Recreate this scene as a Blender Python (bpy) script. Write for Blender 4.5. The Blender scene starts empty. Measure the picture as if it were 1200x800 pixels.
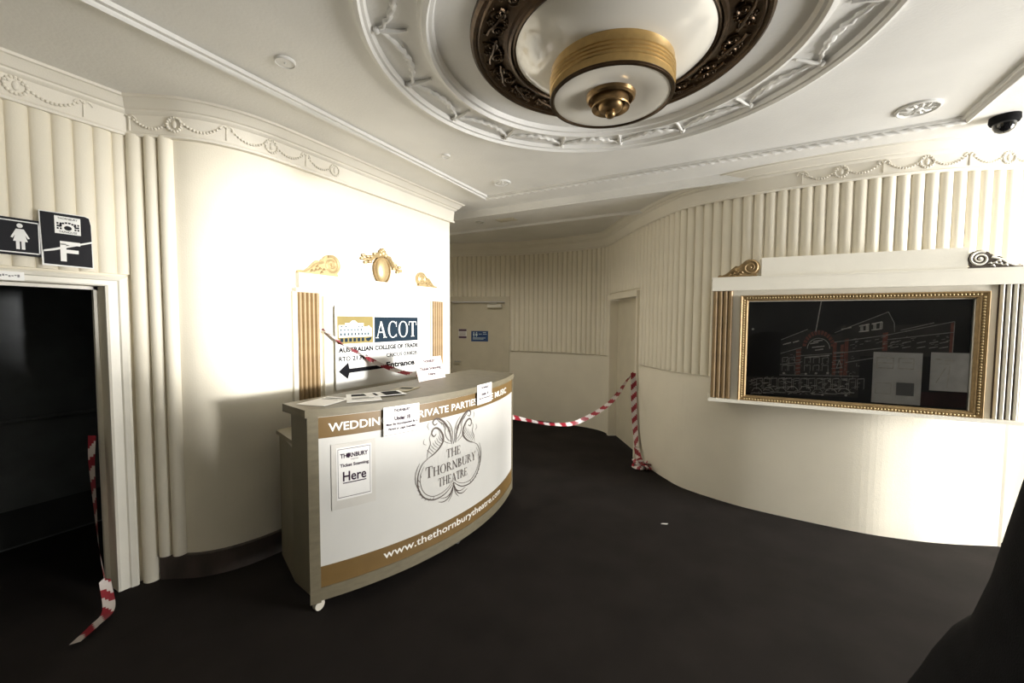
import bpy, bmesh, math, random
from mathutils import Vector, Matrix
random.seed(7)
PI = math.pi
scene = bpy.context.scene
COL = scene.collection

# ------------------------------------------------------------------ camera
H = 1.75
cam_data = bpy.data.cameras.new('camera')
cam_data.sensor_width = 36.0
cam_data.lens = 478.0 / 1200.0 * 36.0
cam_data.clip_start = 0.02
cam = bpy.data.objects.new('camera', cam_data)
COL.objects.link(cam)
pitch, yaw, roll = math.radians(2.9), math.radians(28.4), math.radians(0.32)
fw = Vector((-math.sin(yaw) * math.cos(pitch), math.cos(yaw) * math.cos(pitch), -math.sin(pitch)))
rt = Vector((math.cos(yaw), math.sin(yaw), 0.0))
up = rt.cross(fw)
r2 = rt * math.cos(roll) + up * math.sin(roll)
u2 = -rt * math.sin(roll) + up * math.cos(roll)
M = Matrix((r2, u2, -fw)).transposed().to_4x4()
M.translation = (0, 0, H)
cam.matrix_world = M
scene.camera = cam

# ------------------------------------------------------------------ world, daylight, exposure
world = bpy.data.worlds.new('world')
scene.world = world
world.use_nodes = True
bg = world.node_tree.nodes['Background']
bg.inputs['Color'].default_value = (0.90, 0.95, 1.0, 1)
bg.inputs['Strength'].default_value = 0.6

def area_light(name, loc, aim, sx, sy, power, color=(1, 1, 1)):
    ld = bpy.data.lights.new(name, 'AREA')
    ld.shape = 'RECTANGLE'; ld.size = sx; ld.size_y = sy
    ld.energy = power; ld.color = color
    lo = bpy.data.objects.new(name, ld); COL.objects.link(lo)
    lo.location = loc
    lo.rotation_euler = Vector(aim).to_track_quat('-Z', 'Y').to_euler()
    return lo
# low sun shining straight in through the open street front in the side wall
ENT_X, ENT_Y0, ENT_Y1, ENT_Z1 = 5.2, 1.25, 4.62, 2.85
sun_d = bpy.data.lights.new('sun', 'SUN'); sun_d.energy = 5.2; sun_d.angle = math.radians(7); sun_d.color = (1.0, 0.975, 0.93)
sun = bpy.data.objects.new('sun', sun_d); COL.objects.link(sun)
sun.rotation_euler = Vector((-1.0, 0.0, -0.012)).to_track_quat('-Z', 'Y').to_euler()
# sky light entering through the same opening
area_light('entrance_daylight', (ENT_X + 0.03, 3.5, 1.25), (-1, 0, 0), 2.1, 2.3, 330, (1.0, 0.985, 0.95))

vs = scene.view_settings
vs.view_transform = 'Standard'
vs.look = 'None'
vs.gamma = 1.0
vs.exposure = 0.4
vs.use_curve_mapping = False
scene.cycles.use_denoising = True
scene.cycles.max_bounces = 10
scene.cycles.diffuse_bounces = 6

# ------------------------------------------------------------------ materials
MATS = {}
def mat(name, col, rough=0.6, metal=0.0, var=0.06, scale=6.0, bump=0.0, bscale=80.0, coat=0.0, spec=0.5, stretch=(1, 1, 1), wear=None):
    m = bpy.data.materials.new(name); m.use_nodes = True
    nt = m.node_tree; b = nt.nodes['Principled BSDF']
    tc = nt.nodes.new('ShaderNodeTexCoord'); mp = nt.nodes.new('ShaderNodeMapping')
    mp.inputs['Scale'].default_value = stretch
    nt.links.new(tc.outputs['Object'], mp.inputs['Vector'])
    nz = nt.nodes.new('ShaderNodeTexNoise'); nz.inputs['Scale'].default_value = scale; nz.inputs['Detail'].default_value = 6
    nt.links.new(mp.outputs['Vector'], nz.inputs['Vector'])
    cr = nt.nodes.new('ShaderNodeValToRGB')
    cr.color_ramp.elements[0].position = 0.3; cr.color_ramp.elements[1].position = 0.7
    cr.color_ramp.elements[0].color = tuple(max(0, c * (1 - var)) for c in col) + (1,)
    cr.color_ramp.elements[1].color = tuple(min(1, c * (1 + var)) for c in col) + (1,)
    nt.links.new(nz.outputs['Fac'], cr.inputs['Fac'])
    out = cr.outputs['Color']
    if wear:
        wcol, wscale, lo, hi = wear
        n2 = nt.nodes.new('ShaderNodeTexNoise'); n2.inputs['Scale'].default_value = wscale; n2.inputs['Detail'].default_value = 8
        nt.links.new(mp.outputs['Vector'], n2.inputs['Vector'])
        r3 = nt.nodes.new('ShaderNodeValToRGB'); r3.color_ramp.elements[0].position = lo; r3.color_ramp.elements[1].position = hi
        nt.links.new(n2.outputs['Fac'], r3.inputs['Fac'])
        mx = nt.nodes.new('ShaderNodeMix'); mx.data_type = 'RGBA'
        nt.links.new(r3.outputs['Color'], mx.inputs['Factor'])
        nt.links.new(out, mx.inputs['A']); mx.inputs['B'].default_value = wcol + (1,)
        out = mx.outputs['Result']
    nt.links.new(out, b.inputs['Base Color'])
    b.inputs['Roughness'].default_value = rough; b.inputs['Metallic'].default_value = metal
    b.inputs['Specular IOR Level'].default_value = spec
    b.inputs['Coat Weight'].default_value = coat; b.inputs['Coat Roughness'].default_value = 0.08
    if bump:
        nb = nt.nodes.new('ShaderNodeTexNoise'); nb.inputs['Scale'].default_value = bscale; nb.inputs['Detail'].default_value = 4
        nt.links.new(mp.outputs['Vector'], nb.inputs['Vector'])
        bp = nt.nodes.new('ShaderNodeBump'); bp.inputs['Strength'].default_value = bump; bp.inputs['Distance'].default_value = 0.01
        nt.links.new(nb.outputs['Fac'], bp.inputs['Height']); nt.links.new(bp.outputs['Normal'], b.inputs['Normal'])
    MATS[name] = m
    return m

mat('wall_paint', (0.80, 0.75, 0.63), 0.55, var=0.03, scale=3, bump=0.12, bscale=140, spec=0.3)
mat('cornice_paint', (0.80, 0.76, 0.67), 0.5, var=0.03, scale=4, bump=0.08, bscale=160, spec=0.3)
mat('ceiling_paint', (0.80, 0.79, 0.76), 0.5, var=0.05, scale=2.2, bump=0.15, bscale=60, spec=0.3)
mat('carpet', (0.019, 0.016, 0.0145), 0.9, var=0.2, scale=3.0, bump=0.5, bscale=420, spec=0.1)
mat('skirting', (0.055, 0.042, 0.036), 0.55, var=0.4, scale=9, bump=0.1, stretch=(1, 1, 0.4))
mat('door_paint', (0.62, 0.57, 0.45), 0.5, var=0.04, scale=5, bump=0.05)
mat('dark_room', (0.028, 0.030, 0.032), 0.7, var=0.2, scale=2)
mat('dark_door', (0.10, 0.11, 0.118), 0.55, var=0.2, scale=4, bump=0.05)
mat('trim_white', (0.80, 0.77, 0.68), 0.4, var=0.03, scale=5, bump=0.05)
mat('gold_paint', (0.30, 0.205, 0.095), 0.42, 0.35, var=0.18, scale=30, bump=0.1, bscale=90)
mat('gold_bright', (0.50, 0.38, 0.20), 0.38, 0.5, var=0.08, scale=40)
mat('tan_gold', (0.27, 0.18, 0.085), 0.5, 0.1, var=0.12, scale=12, bump=0.05)
mat('bronze', (0.055, 0.032, 0.015), 0.30, 0.7, var=0.35, scale=20, bump=0.12, bscale=70)
mat('drum_gold', (0.50, 0.335, 0.13), 0.36, 0.55, var=0.08, scale=40)
mat('brass', (0.24, 0.155, 0.07), 0.32, 0.85, var=0.2, scale=25)
mat('opal_glass', (0.80, 0.77, 0.70), 0.16, var=0.02, scale=3, coat=0.6, spec=0.6)
mat('counter_paint', (0.16, 0.138, 0.09), 0.5, var=0.12, scale=14, bump=0.1, bscale=90, stretch=(1, 1, 3))
mat('counter_side', (0.15, 0.133, 0.092), 0.55, var=0.08, scale=6, bump=0.05)
mat('print_white', (0.62, 0.61, 0.58), 0.35, var=0.02, scale=4)
mat('print_gold', (0.165, 0.10, 0.034), 0.4, var=0.06, scale=10)
mat('letter_white', (0.84, 0.82, 0.77), 0.4, var=0.02)
mat('ink_brown', (0.075, 0.055, 0.045), 0.6, var=0.1)
mat('ink_black', (0.008, 0.008, 0.010), 0.8, var=0.1, spec=0.1)
mat('ink_grey', (0.22, 0.22, 0.23), 0.6, var=0.1)
mat('ink_purple', (0.035, 0.018, 0.035), 0.8, var=0.1, spec=0.1)
mat('paper', (0.80, 0.79, 0.77), 0.5, var=0.03, scale=12, bump=0.08, bscale=14)
mat('paper_pink', (0.82, 0.73, 0.70), 0.5, var=0.03, scale=12)
mat('sleeve', (0.62, 0.60, 0.56), 0.25, var=0.05, scale=9, coat=0.4)
mat('sheet_grey', (0.86, 0.86, 0.86), 0.5, var=0.25, scale=7, wear=((0.85, 0.85, 0.85), 5, 0.45, 0.65))
mat('sign_white', (0.82, 0.82, 0.80), 0.35, var=0.02)
mat('sign_blue', (0.010, 0.022, 0.036), 0.7, var=0.05, spec=0.12)
mat('sign_gold', (0.23, 0.18, 0.06), 0.4, var=0.05)
mat('sign_pale_blue', (0.62, 0.74, 0.80), 0.4, var=0.05)
mat('sign_black', (0.010, 0.010, 0.014), 0.55, var=0.1, spec=0.15)
mat('plate_blue', (0.020, 0.065, 0.20), 0.4, var=0.08)
mat('plate_purple', (0.12, 0.07, 0.11), 0.4, var=0.08)
mat('tape_red', (0.27, 0.018, 0.030), 0.4, var=0.12, scale=30)
mat('tape_white', (0.62, 0.56, 0.53), 0.4, var=0.05, scale=30)
mat('metal_grey', (0.55, 0.54, 0.50), 0.35, 0.6, var=0.05)
mat('rubber', (0.03, 0.03, 0.03), 0.7, var=0.1)
mat('castor_white', (0.62, 0.58, 0.50), 0.4, var=0.06)
mat('black_cloth', (0.006, 0.006, 0.007), 0.85, var=0.3, scale=20, bump=0.2, bscale=300, spec=0.15)
mat('black_gloss', (0.008, 0.008, 0.009), 0.15, var=0.1, coat=0.5)
mat('poster_black', (0.014, 0.014, 0.015), 0.45, var=0.3, scale=4)
mat('poster_dark', (0.055, 0.051, 0.048), 0.45, var=0.3, scale=9)
mat('poster_grey', (0.46, 0.45, 0.43), 0.45, var=0.3, scale=30)
mat('poster_light', (0.72, 0.70, 0.67), 0.45, var=0.25, scale=30)
mat('poster_red', (0.30, 0.11, 0.085), 0.45, var=0.3, scale=30)
mat('poster_maroon', (0.040, 0.010, 0.012), 0.45, var=0.3, scale=9)
mat('scroll_dark', (0.06, 0.045, 0.035), 0.5, var=0.2)
def glass(name):
    m = bpy.data.materials.new(name); m.use_nodes = True
    nt = m.node_tree; nt.nodes.remove(nt.nodes['Principled BSDF'])
    out = nt.nodes['Material Output']
    t = nt.nodes.new('ShaderNodeBsdfTransparent'); g = nt.nodes.new('ShaderNodeBsdfGlossy'); g.inputs['Roughness'].default_value = 0.02
    f = nt.nodes.new('ShaderNodeFresnel'); f.inputs['IOR'].default_value = 1.5
    mx = nt.nodes.new('ShaderNodeMixShader')
    nt.links.new(f.outputs['Fac'], mx.inputs['Fac']); nt.links.new(t.outputs['BSDF'], mx.inputs[1]); nt.links.new(g.outputs['BSDF'], mx.inputs[2])
    nt.links.new(mx.outputs['Shader'], out.inputs['Surface'])
    MATS[name] = m
glass('pane_glass')

# ------------------------------------------------------------------ mesh helpers
class MB:
    def __init__(s): s.v = []; s.f = []; s.m = []; s.cur = 0
    def add(s, vs_, fs_):
        o = len(s.v); s.v += [tuple(p) for p in vs_]
        for f in fs_: s.f.append(tuple(i + o for i in f)); s.m.append(s.cur)
        return s
    def box(s, x0, x1, y0, y1, z0, z1):
        return s.add([(x0,y0,z0),(x1,y0,z0),(x1,y1,z0),(x0,y1,z0),(x0,y0,z1),(x1,y0,z1),(x1,y1,z1),(x0,y1,z1)],
              [(0,3,2,1),(4,5,6,7),(0,1,5,4),(1,2,6,5),(2,3,7,6),(3,0,4,7)])
    def fbox(s, fn, u0, u1, v0, v1, d0, d1):          # box in a mapped frame fn(u, v, d)
        P = [fn(*q) for q in ((u0,v0,d0),(u1,v0,d0),(u1,v1,d0),(u0,v1,d0),(u0,v0,d1),(u1,v0,d1),(u1,v1,d1),(u0,v1,d1))]
        return s.add(P, [(0,3,2,1),(4,5,6,7),(0,1,5,4),(1,2,6,5),(2,3,7,6),(3,0,4,7)])
    def poly(s, fn, pts, d):                          # flat polygon laid on a mapped frame
        return s.add([fn(u, v, d) for u, v in pts], [tuple(range(len(pts)))])
    def prism(s, fn, pts, d0, d1):
        n = len(pts)
        P = [fn(u, v, d0) for u, v in pts] + [fn(u, v, d1) for u, v in pts]
        return s.add(P, [tuple(range(n))[::-1], tuple(range(n, 2*n))] + [(i, (i+1) % n, n + (i+1) % n, n + i) for i in range(n)])
    def lathe(s, prof, seg, c=(0, 0), wob=None):
        o = []
        for r, z in prof:
            for k in range(seg):
                a = 2*PI*k/seg; rr = r + (wob(a, z, r) if wob else 0)
                o.append((c[0] + rr*math.cos(a), c[1] + rr*math.sin(a), z))
        fs_ = []
        for i in range(len(prof)-1):
            for k in range(seg):
                k2 = (k+1) % seg; fs_.append((i*seg+k, i*seg+k2, (i+1)*seg+k2, (i+1)*seg+k))
        return s.add(o, fs_)
    def tube(s, pts, r, seg=6, caps=True, rad=None):
        pts = [Vector(p) for p in pts]; n = len(pts); vs_ = []
        t0 = (pts[1]-pts[0]).normalized(); ref = Vector((0,0,1)) if abs(t0.z) < 0.9 else Vector((1,0,0))
        nrm = t0.cross(ref).normalized()
        for i, p in enumerate(pts):
            t = (pts[min(i+1, n-1)] - pts[max(i-1, 0)]).normalized()
            nrm = (nrm - t*nrm.dot(t)).normalized(); bn = t.cross(nrm)
            rr = rad(i/(n-1)) if rad else r
            for k in range(seg):
                a = 2*PI*k/seg; vs_.append(p + (nrm*math.cos(a) + bn*math.sin(a))*rr)
        fs_ = [(i*seg+k, i*seg+(k+1)%seg, (i+1)*seg+(k+1)%seg, (i+1)*seg+k) for i in range(n-1) for k in range(seg)]
        if caps: fs_ += [tuple(range(seg))[::-1], tuple((n-1)*seg+k for k in range(seg))]
        return s.add(vs_, fs_)
    def ball(s, c, r, seg=6, rings=4, sc=(1,1,1)):
        vs_ = [(c[0], c[1], c[2]-r*sc[2])]
        for i in range(1, rings):
            b = -PI/2 + PI*i/rings
            for k in range(seg):
                a = 2*PI*k/seg; vs_.append((c[0]+r*sc[0]*math.cos(b)*math.cos(a), c[1]+r*sc[1]*math.cos(b)*math.sin(a), c[2]+r*sc[2]*math.sin(b)))
        vs_.append((c[0], c[1], c[2]+r*sc[2])); L = len(vs_)-1
        fs_ = [(0, 1+(k+1)%seg, 1+k) for k in range(seg)]
        for i in range(rings-2):
            for k in range(seg):
                fs_.append((1+i*seg+k, 1+i*seg+(k+1)%seg, 1+(i+1)*seg+(k+1)%seg, 1+(i+1)*seg+k))
        fs_ += [(L, 1+(rings-2)*seg+k, 1+(rings-2)*seg+(k+1)%seg) for k in range(seg)]
        return s.add(vs_, fs_)
    def mesh(s, name, mats, smooth=False):
        me = bpy.data.meshes.new(name); me.from_pydata(s.v, [], s.f)
        for m in (mats if isinstance(mats, (list, tuple)) else [mats]): me.materials.append(MATS[m])
        if isinstance(mats, (list, tuple)): me.polygons.foreach_set('material_index', s.m)
        if smooth:
            me.polygons.foreach_set('use_smooth', [True]*len(me.polygons))
        me.update()
        if smooth: me.set_sharp_from_angle(angle=math.radians(smooth if smooth is not True else 40))
        return me

def link(name, data, parent=None):
    o = bpy.data.objects.new(name, data); COL.objects.link(o)
    if parent is not None:
        o.parent = parent
        o.matrix_parent_inverse = PINV[parent.name] if parent.name in PINV else Matrix.Identity(4)
        PINV[o.name] = Matrix.Identity(4) if data is not None else Matrix.Identity(4)
    return o
PINV = {}
class Lines:                                           # lettering: every line of text becomes a part of its own
    def __init__(s): s.lines = []; s.rules = MB()
    def add(s, vs_, fs_): s.lines.append(MB().add(vs_, fs_)); return s
    def poly(s, *a): s.rules.poly(*a); return s
    def fbox(s, *a): s.rules.fbox(*a); return s
def obj(name, mb, mats, parent=None, smooth=False):
    if isinstance(mb, Lines):
        for l in mb.lines: o = obj(name, l, mats, parent, smooth)
        if mb.rules.v: tag(obj('rule_marks', mb.rules, mats, parent, smooth), kind='stuff')
        return o
    return link(name, mb.mesh(name, mats, smooth) if isinstance(mb, MB) else mb, parent)
def tag(o, label=None, cat=None, group=None, kind=None):
    if label: o['label'] = label
    if cat: o['category'] = cat
    if group: o['group'] = group
    if kind: o['kind'] = kind
    return o
def thing(name, label, cat, loc, group=None):
    o = bpy.data.objects.new(name, None); COL.objects.link(o); o.location = loc
    o.empty_display_size = 0.1
    PINV[o.name] = Matrix.Translation(-Vector(loc))
    return tag(o, label, cat, group)
def struct(name, mb, mats, smooth=False, label=None):
    o = obj(name, mb, mats, None, smooth); o['kind'] = 'structure'
    if label: o['label'] = label
    return o
def place(name, mesh, parent, loc, rz=0.0):
    o = link(name, mesh, parent); o.location = loc; o.rotation_euler = (0, 0, rz); return o

def catmull(pts, step=0.05):
    P = [Vector(p) for p in pts]; P = [P[0]*2 - P[1]] + P + [P[-1]*2 - P[-2]]; out = []
    for i in range(1, len(P)-2):
        a, b, c, d = P[i-1], P[i], P[i+1], P[i+2]; n = max(1, int(math.ceil((c-b).length/step)))
        for k in range(n):
            t = k/n; t2 = t*t; t3 = t2*t
            out.append(0.5*((2*b) + (c-a)*t + (2*a-5*b+4*c-d)*t2 + (3*b-a-3*c+d)*t3))
    out.append(P[-2].copy()); return out

class Path:                                            # a plan curve; the room lies to its right
    def __init__(s, pts):
        s.p = [Vector((q[0], q[1])) for q in pts]; s.s = [0.0]
        for a, b in zip(s.p, s.p[1:]): s.s.append(s.s[-1] + (b-a).length)
        s.L = s.s[-1]; s.n = []
        N = len(s.p)
        for i in range(N):
            t1 = (s.p[i]-s.p[i-1]).normalized() if i else (s.p[1]-s.p[0]).normalized()
            t2 = (s.p[i+1]-s.p[i]).normalized() if i < N-1 else t1
            n1 = Vector((t1.y, -t1.x)); n2 = Vector((t2.y, -t2.x)); m = (n1+n2).normalized()
            s.n.append(m / max(0.35, m.dot(n1)))
    def at(s, d):
        d = max(0, min(s.L, d)); i = 0
        while i < len(s.p)-2 and s.s[i+1] < d: i += 1
        f = (d - s.s[i])/(s.s[i+1]-s.s[i]); p = s.p[i].lerp(s.p[i+1], f); t = (s.p[i+1]-s.p[i]).normalized()
        return p, t, Vector((t.y, -t.x))
    def near(s, x, y):
        i = min(range(len(s.p)), key=lambda k: (s.p[k]-Vector((x, y))).length); return s.s[i]

def sweep(mb, path, prof, i0=0, i1=None):
    i1 = len(path.p)-1 if i1 is None else i1; n = len(prof); vs_ = []
    for i in range(i0, i1+1):
        for d, z in prof:
            q = path.p[i] + path.n[i]*d; vs_.append((q.x, q.y, z))
    fs_ = [(i*n+k, i*n+k+1, (i+1)*n+k+1, (i+1)*n+k) for i in range(i1-i0) for k in range(n-1)]
    return mb.add(vs_, fs_)

# ------------------------------------------------------------------ lettering
TXT = {}
def text2d(body, bold=0.0):
    key = (body, bold)
    if key in TXT: return TXT[key]
    cu = bpy.data.curves.new('lettering_source', 'FONT'); cu.body = body; cu.offset = bold; cu.resolution_u = 3; cu.fill_mode = 'FRONT'
    o = bpy.data.objects.new('lettering_source', cu); COL.objects.link(o)
    dg = bpy.context.evaluated_depsgraph_get(); dg.update()
    e = o.evaluated_get(dg); me = e.to_mesh()
    v = [(q.co.x, q.co.y) for q in me.vertices]; f = [tuple(p.vertices) for p in me.polygons]
    e.to_mesh_clear(); bpy.data.objects.remove(o); bpy.data.curves.remove(cu)
    TXT[key] = (v, f); return TXT[key]
def put2d(mb, vf, fn, u0, u1, v0, v1, d, slant=0.0):
    v, f = vf
    x0, x1 = min(q[0] for q in v), max(q[0] for q in v); y0, y1 = min(q[1] for q in v), max(q[1] for q in v)
    sx = (u1-u0)/(x1-x0); sy = (v1-v0)/max(1e-6, y1-y0)
    return mb.add([fn(u0+(x-x0)*sx, v0+(y-y0)*sy + slant*(x-x0)*sx, d) for x, y in v], f)
def put_text(mb, body, fn, u0, u1, v0, v1, d, bold=0.0): return put2d(mb, text2d(body, bold), fn, u0, u1, v0, v1, d)

T_, t_ = 0.15, 0.055                                   # thick and thin stroke of the serif capitals
def _bar(a, b, w):
    a, b = Vector(a), Vector(b); n = (b-a).normalized(); n = Vector((-n.y, n.x))*w/2
    return [tuple(a+n), tuple(b+n), tuple(b-n), tuple(a-n)]
def _hb(a, b, w):                                      # diagonal bar cut level at its ends
    return [(a[0]-w/2, a[1]), (b[0]-w/2, b[1]), (b[0]+w/2, b[1]), (a[0]+w/2, a[1])]
def _serif(x, y, w=0.30):
    h = 0.05; y0 = y if y < 0.5 else y-h
    return [(x-w/2, y0), (x+w/2, y0), (x+w/2, y0+h), (x-w/2, y0+h)]
def _arc(cx, cy, rx, ry, a0, a1, n=18, thick=T_, thin=t_):
    out = []
    for k in range(n):
        q = []
        for a in (a0+(a1-a0)*k/n, a0+(a1-a0)*(k+1)/n):
            w = thin + (thick-thin)*abs(math.cos(a))**1.5
            q.append(((cx+rx*math.cos(a), cy+ry*math.sin(a)), (cx+(rx-w)*math.cos(a), cy+(ry-thin)*math.sin(a))))
        out.append([q[0][0], q[1][0], q[1][1], q[0][1]])
    return out
def glyph(c):
    S = []
    if c == 'A': S = [_hb((.10,0),(.42,1),t_), _hb((.42,.98),(.76,0),T_), _bar((.20,.34),(.62,.34),t_), _serif(.10,0,.24), _serif(.76,0,.30)]; w = .92
    elif c == 'B': S = [_hb((.16,0),(.16,1),T_), _serif(.14,0,.26), _serif(.14,1,.26)] + _arc(.24,.755,.30,.245,-PI/2,PI/2,12) + _arc(.24,.26,.37,.26,-PI/2,PI/2,12) + [[(.08,.95),(.26,.95),(.26,1),(.08,1)], [(.08,0),(.26,0),(.26,.055),(.08,.055)]]; w = .68
    elif c == 'C': S = _arc(.48,.5,.43,.52,PI*.25,PI*1.75,22) + [_hb((.80,.66),(.80,.98),.05), _hb((.80,.04),(.80,.22),.04)]; w = .90
    elif c == 'E': S = [_hb((.16,0),(.16,1),T_), _serif(.14,0,.26), _serif(.14,1,.26), [(.1,.95),(.62,.95),(.62,1),(.1,1)], [(.1,0),(.66,0),(.66,.05),(.1,.05)], [(.2,.48),(.48,.48),(.48,.53),(.2,.53)], _hb((.62,.76),(.62,1),.05), _hb((.66,0),(.66,.25),.05), _hb((.48,.38),(.48,.63),.04)]; w = .74
    elif c == 'H': S = [_hb((.16,0),(.16,1),T_), _hb((.76,0),(.76,1),T_), _serif(.16,0), _serif(.16,1), _serif(.76,0), _serif(.76,1), [(.16,.48),(.76,.48),(.76,.535),(.16,.535)]]; w = .92
    elif c == 'N': S = [_hb((.15,0),(.15,1),t_), _hb((.14,1),(.76,0),T_), _hb((.78,0),(.78,1),t_), _serif(.15,0), _serif(.11,1,.2), _serif(.78,1)]; w = .92
    elif c == 'O': S = _arc(.48,.5,.45,.52,0,2*PI,28); w = .96
    elif c == 'R': S = [_hb((.16,0),(.16,1),T_), _serif(.16,0,.30), _serif(.14,1,.26), [(.08,.95),(.28,.95),(.28,1),(.08,1)]] + _arc(.26,.73,.33,.27,-PI/2,PI/2,12) + [_hb((.40,.48),(.74,0),T_), _serif(.76,0,.2)]; w = .84
    elif c == 'T': S = [_hb((.40,0),(.40,1),T_), _serif(.40,0,.34), [(.04,.95),(.76,.95),(.76,1),(.04,1)], _hb((.02,.74),(.06,1),.05), _hb((.78,.74),(.74,1),.05)]; w = .80
    elif c == 'U': S = [_hb((.16,.3),(.16,1),T_), _hb((.74,.3),(.74,1),t_), _serif(.16,1), _serif(.74,1,.26)] + _arc(.44,.32,.355,.34,PI,2*PI,16); w = .90
    elif c == 'Y': S = [_hb((.42,0),(.42,.48),T_), _hb((.14,1),(.42,.44),T_), _hb((.72,1),(.42,.44),t_), _serif(.42,0), _serif(.14,1), _serif(.72,1,.26)]; w = .86
    else: w = .4
    return S, w
def serif2d(body, small=1.0):                          # the first letter of a word may be larger
    v, f = [], []; x = 0.0
    for i, c in enumerate(body):
        S, w = glyph(c); k = 1.0 if (i == 0 or small == 1.0) else small
        for P in S:
            o = len(v); v += [(x + p[0]*k, p[1]*k) for p in P]; f.append(tuple(range(o, o+len(P))))
        x += (w + .06)*k
    return v, f
def put_serif(mb, body, fn, u0, u1, v0, v1, d, small=1.0): return put2d(mb, serif2d(body, small), fn, u0, u1, v0, v1, d)
def stroke(mb, fn, pts, w, d, step=0.02, taper=True):   # a drawn line that swells and thins
    P = catmull([(a, b, 0) for a, b in pts], step); n = len(P); vs_ = []
    for i, p in enumerate(P):
        t = (P[min(i+1, n-1)] - P[max(0, i-1)]).normalized(); m = Vector((-t.y, t.x, 0))
        ww = w*(0.35 + 0.65*math.sin(PI*min(1, max(0, i/(n-1))))) if taper else w
        for sg in (1, -1):
            q = p + m*ww/2*sg; vs_.append(fn(q.x, q.y, d))
    return mb.add(vs_, [(2*i, 2*i+1, 2*i+3, 2*i+2) for i in range(n-1)])

# ================================================================== THE SETTING
CZ = 3.12                                              # ceiling
ZB = 2.90                                              # underside of the cornice
ZD = 1.22                                              # dado line under the reeds
struct('floor', MB().box(-7.2, 5.6, -2.6, 7.2, -0.1, 0), 'carpet', label='dark charcoal carpet floor')
ceiling = struct('ceiling', MB().box(-7.2, 5.4, -2.6, 7.2, CZ, CZ+0.1), 'ceiling_paint', label='off-white plaster ceiling')

# ---- right and back wall: one long S-shaped sweep of reeded plaster
RW = Path([(p.x, p.y) for p in catmull([(-7.0,4.75,0), (-5.6,5.60,0), (-4.62,6.02,0), (-3.46,6.41,0), (-2.95,6.47,0), (-2.4,6.47,0), (-1.95,6.41,0),
    (-1.68,6.24,0), (-1.37,5.78,0), (-1.06,5.31,0), (-0.84,5.02,0), (-0.62,4.76,0), (-0.41,4.57,0), (-0.01,4.41,0), (0.33,4.345,0), (0.92,4.31,0), (1.25,4.345,0), (1.53,4.42,0), (1.88,4.57,0)], 0.045)])
sD2 = (RW.near(-4.52, 6.05), RW.near(-3.58, 6.37))     # rear exit door
sD3 = (RW.near(-1.62, 6.16), RW.near(-1.07, 5.32))     # doorway in the bend
sSplit = sD3[0] - 0.06
def wall_piece(name, a, b, doors, label):
    mb = MB()
    for i in range(len(RW.p)-1):
        sm = (RW.s[i]+RW.s[i+1])/2
        if not (a <= sm <= b): continue
        z0 = 0.0
        for d0, d1, zt in doors:
            if d0 < sm < d1: z0 = zt
        p, q = RW.p[i], RW.p[i+1]
        for za, zb_ in ((z0, ZD), (ZD, CZ)) if z0 < ZD else ((z0, CZ),):
            mb.add([(p.x,p.y,za),(q.x,q.y,za),(q.x,q.y,zb_),(p.x,p.y,zb_)], [(0,1,2,3)])
    return struct(name, mb, 'wall_paint', smooth=30, label=label)
wall_back = wall_piece('wall_back', 0, sSplit, [(sD2[0], sD2[1], 2.09)], 'curved cream wall at the back with fine vertical reeds above a plain dado')
wall_right = wall_piece('wall_right', sSplit, RW.L, [(sD3[0], sD3[1], 2.07)], 'bulging cream wall with vertical reeds above a plain dado')

def reed_mesh(name, w, dep, z0, z1, m='wall_paint', seg=8):
    mb = MB(); n = seg+1; vs_ = []
    for z in (z0, z1):
        for k in range(n):
            a = PI*k/seg; vs_.append((-math.cos(a)*w/2, -math.sin(a)*dep, z))
    fs_ = [(k, k+1, n+k+1, n+k) for k in range(seg)] + [tuple(range(n))[::-1], tuple(range(n, 2*n))]
    mb.add(vs_, fs_); return mb.mesh(name, m, smooth=50)
PITCH = 0.088
reed_full = reed_mesh('reed', 0.083, 0.030, ZD, ZB+0.01)
reed_over = reed_mesh('reed', 0.083, 0.030, 2.17, ZB+0.01)
reed_case = reed_mesh('reed', 0.083, 0.030, 2.10, ZB+0.01)
d = sD2[0] - 0.35
while d < RW.L - 0.03:
    p, t, n = RW.at(d)
    par = wall_back if d < sSplit else wall_right
    over = any(a - 0.09 < d < b + 0.09 for a, b in (sD2, sD3))
    me = reed_over if over else (reed_case if p.x > -0.13 and p.y < 4.6 else reed_full)
    place('reed', me, par, (p.x, p.y, 0), math.atan2(t.y, t.x))
    d += PITCH
# thin bead along the dado line
for nm, a, b, par in (('dado_bead', sD2[1]+0.1, sD3[0]-0.08, wall_back), ('dado_bead', sD3[1]+0.08, RW.L, wall_right)):
    i0 = min(i for i in range(len(RW.s)) if RW.s[i] >= a); i1 = max(i for i in range(len(RW.s)) if RW.s[i] <= b)
    obj(nm, sweep(MB(), RW, [(0, ZD-0.014), (0.012, ZD-0.010), (0.014, ZD), (0.0, ZD+0.004)], i0, i1), 'wall_paint', par, smooth=40)

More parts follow.
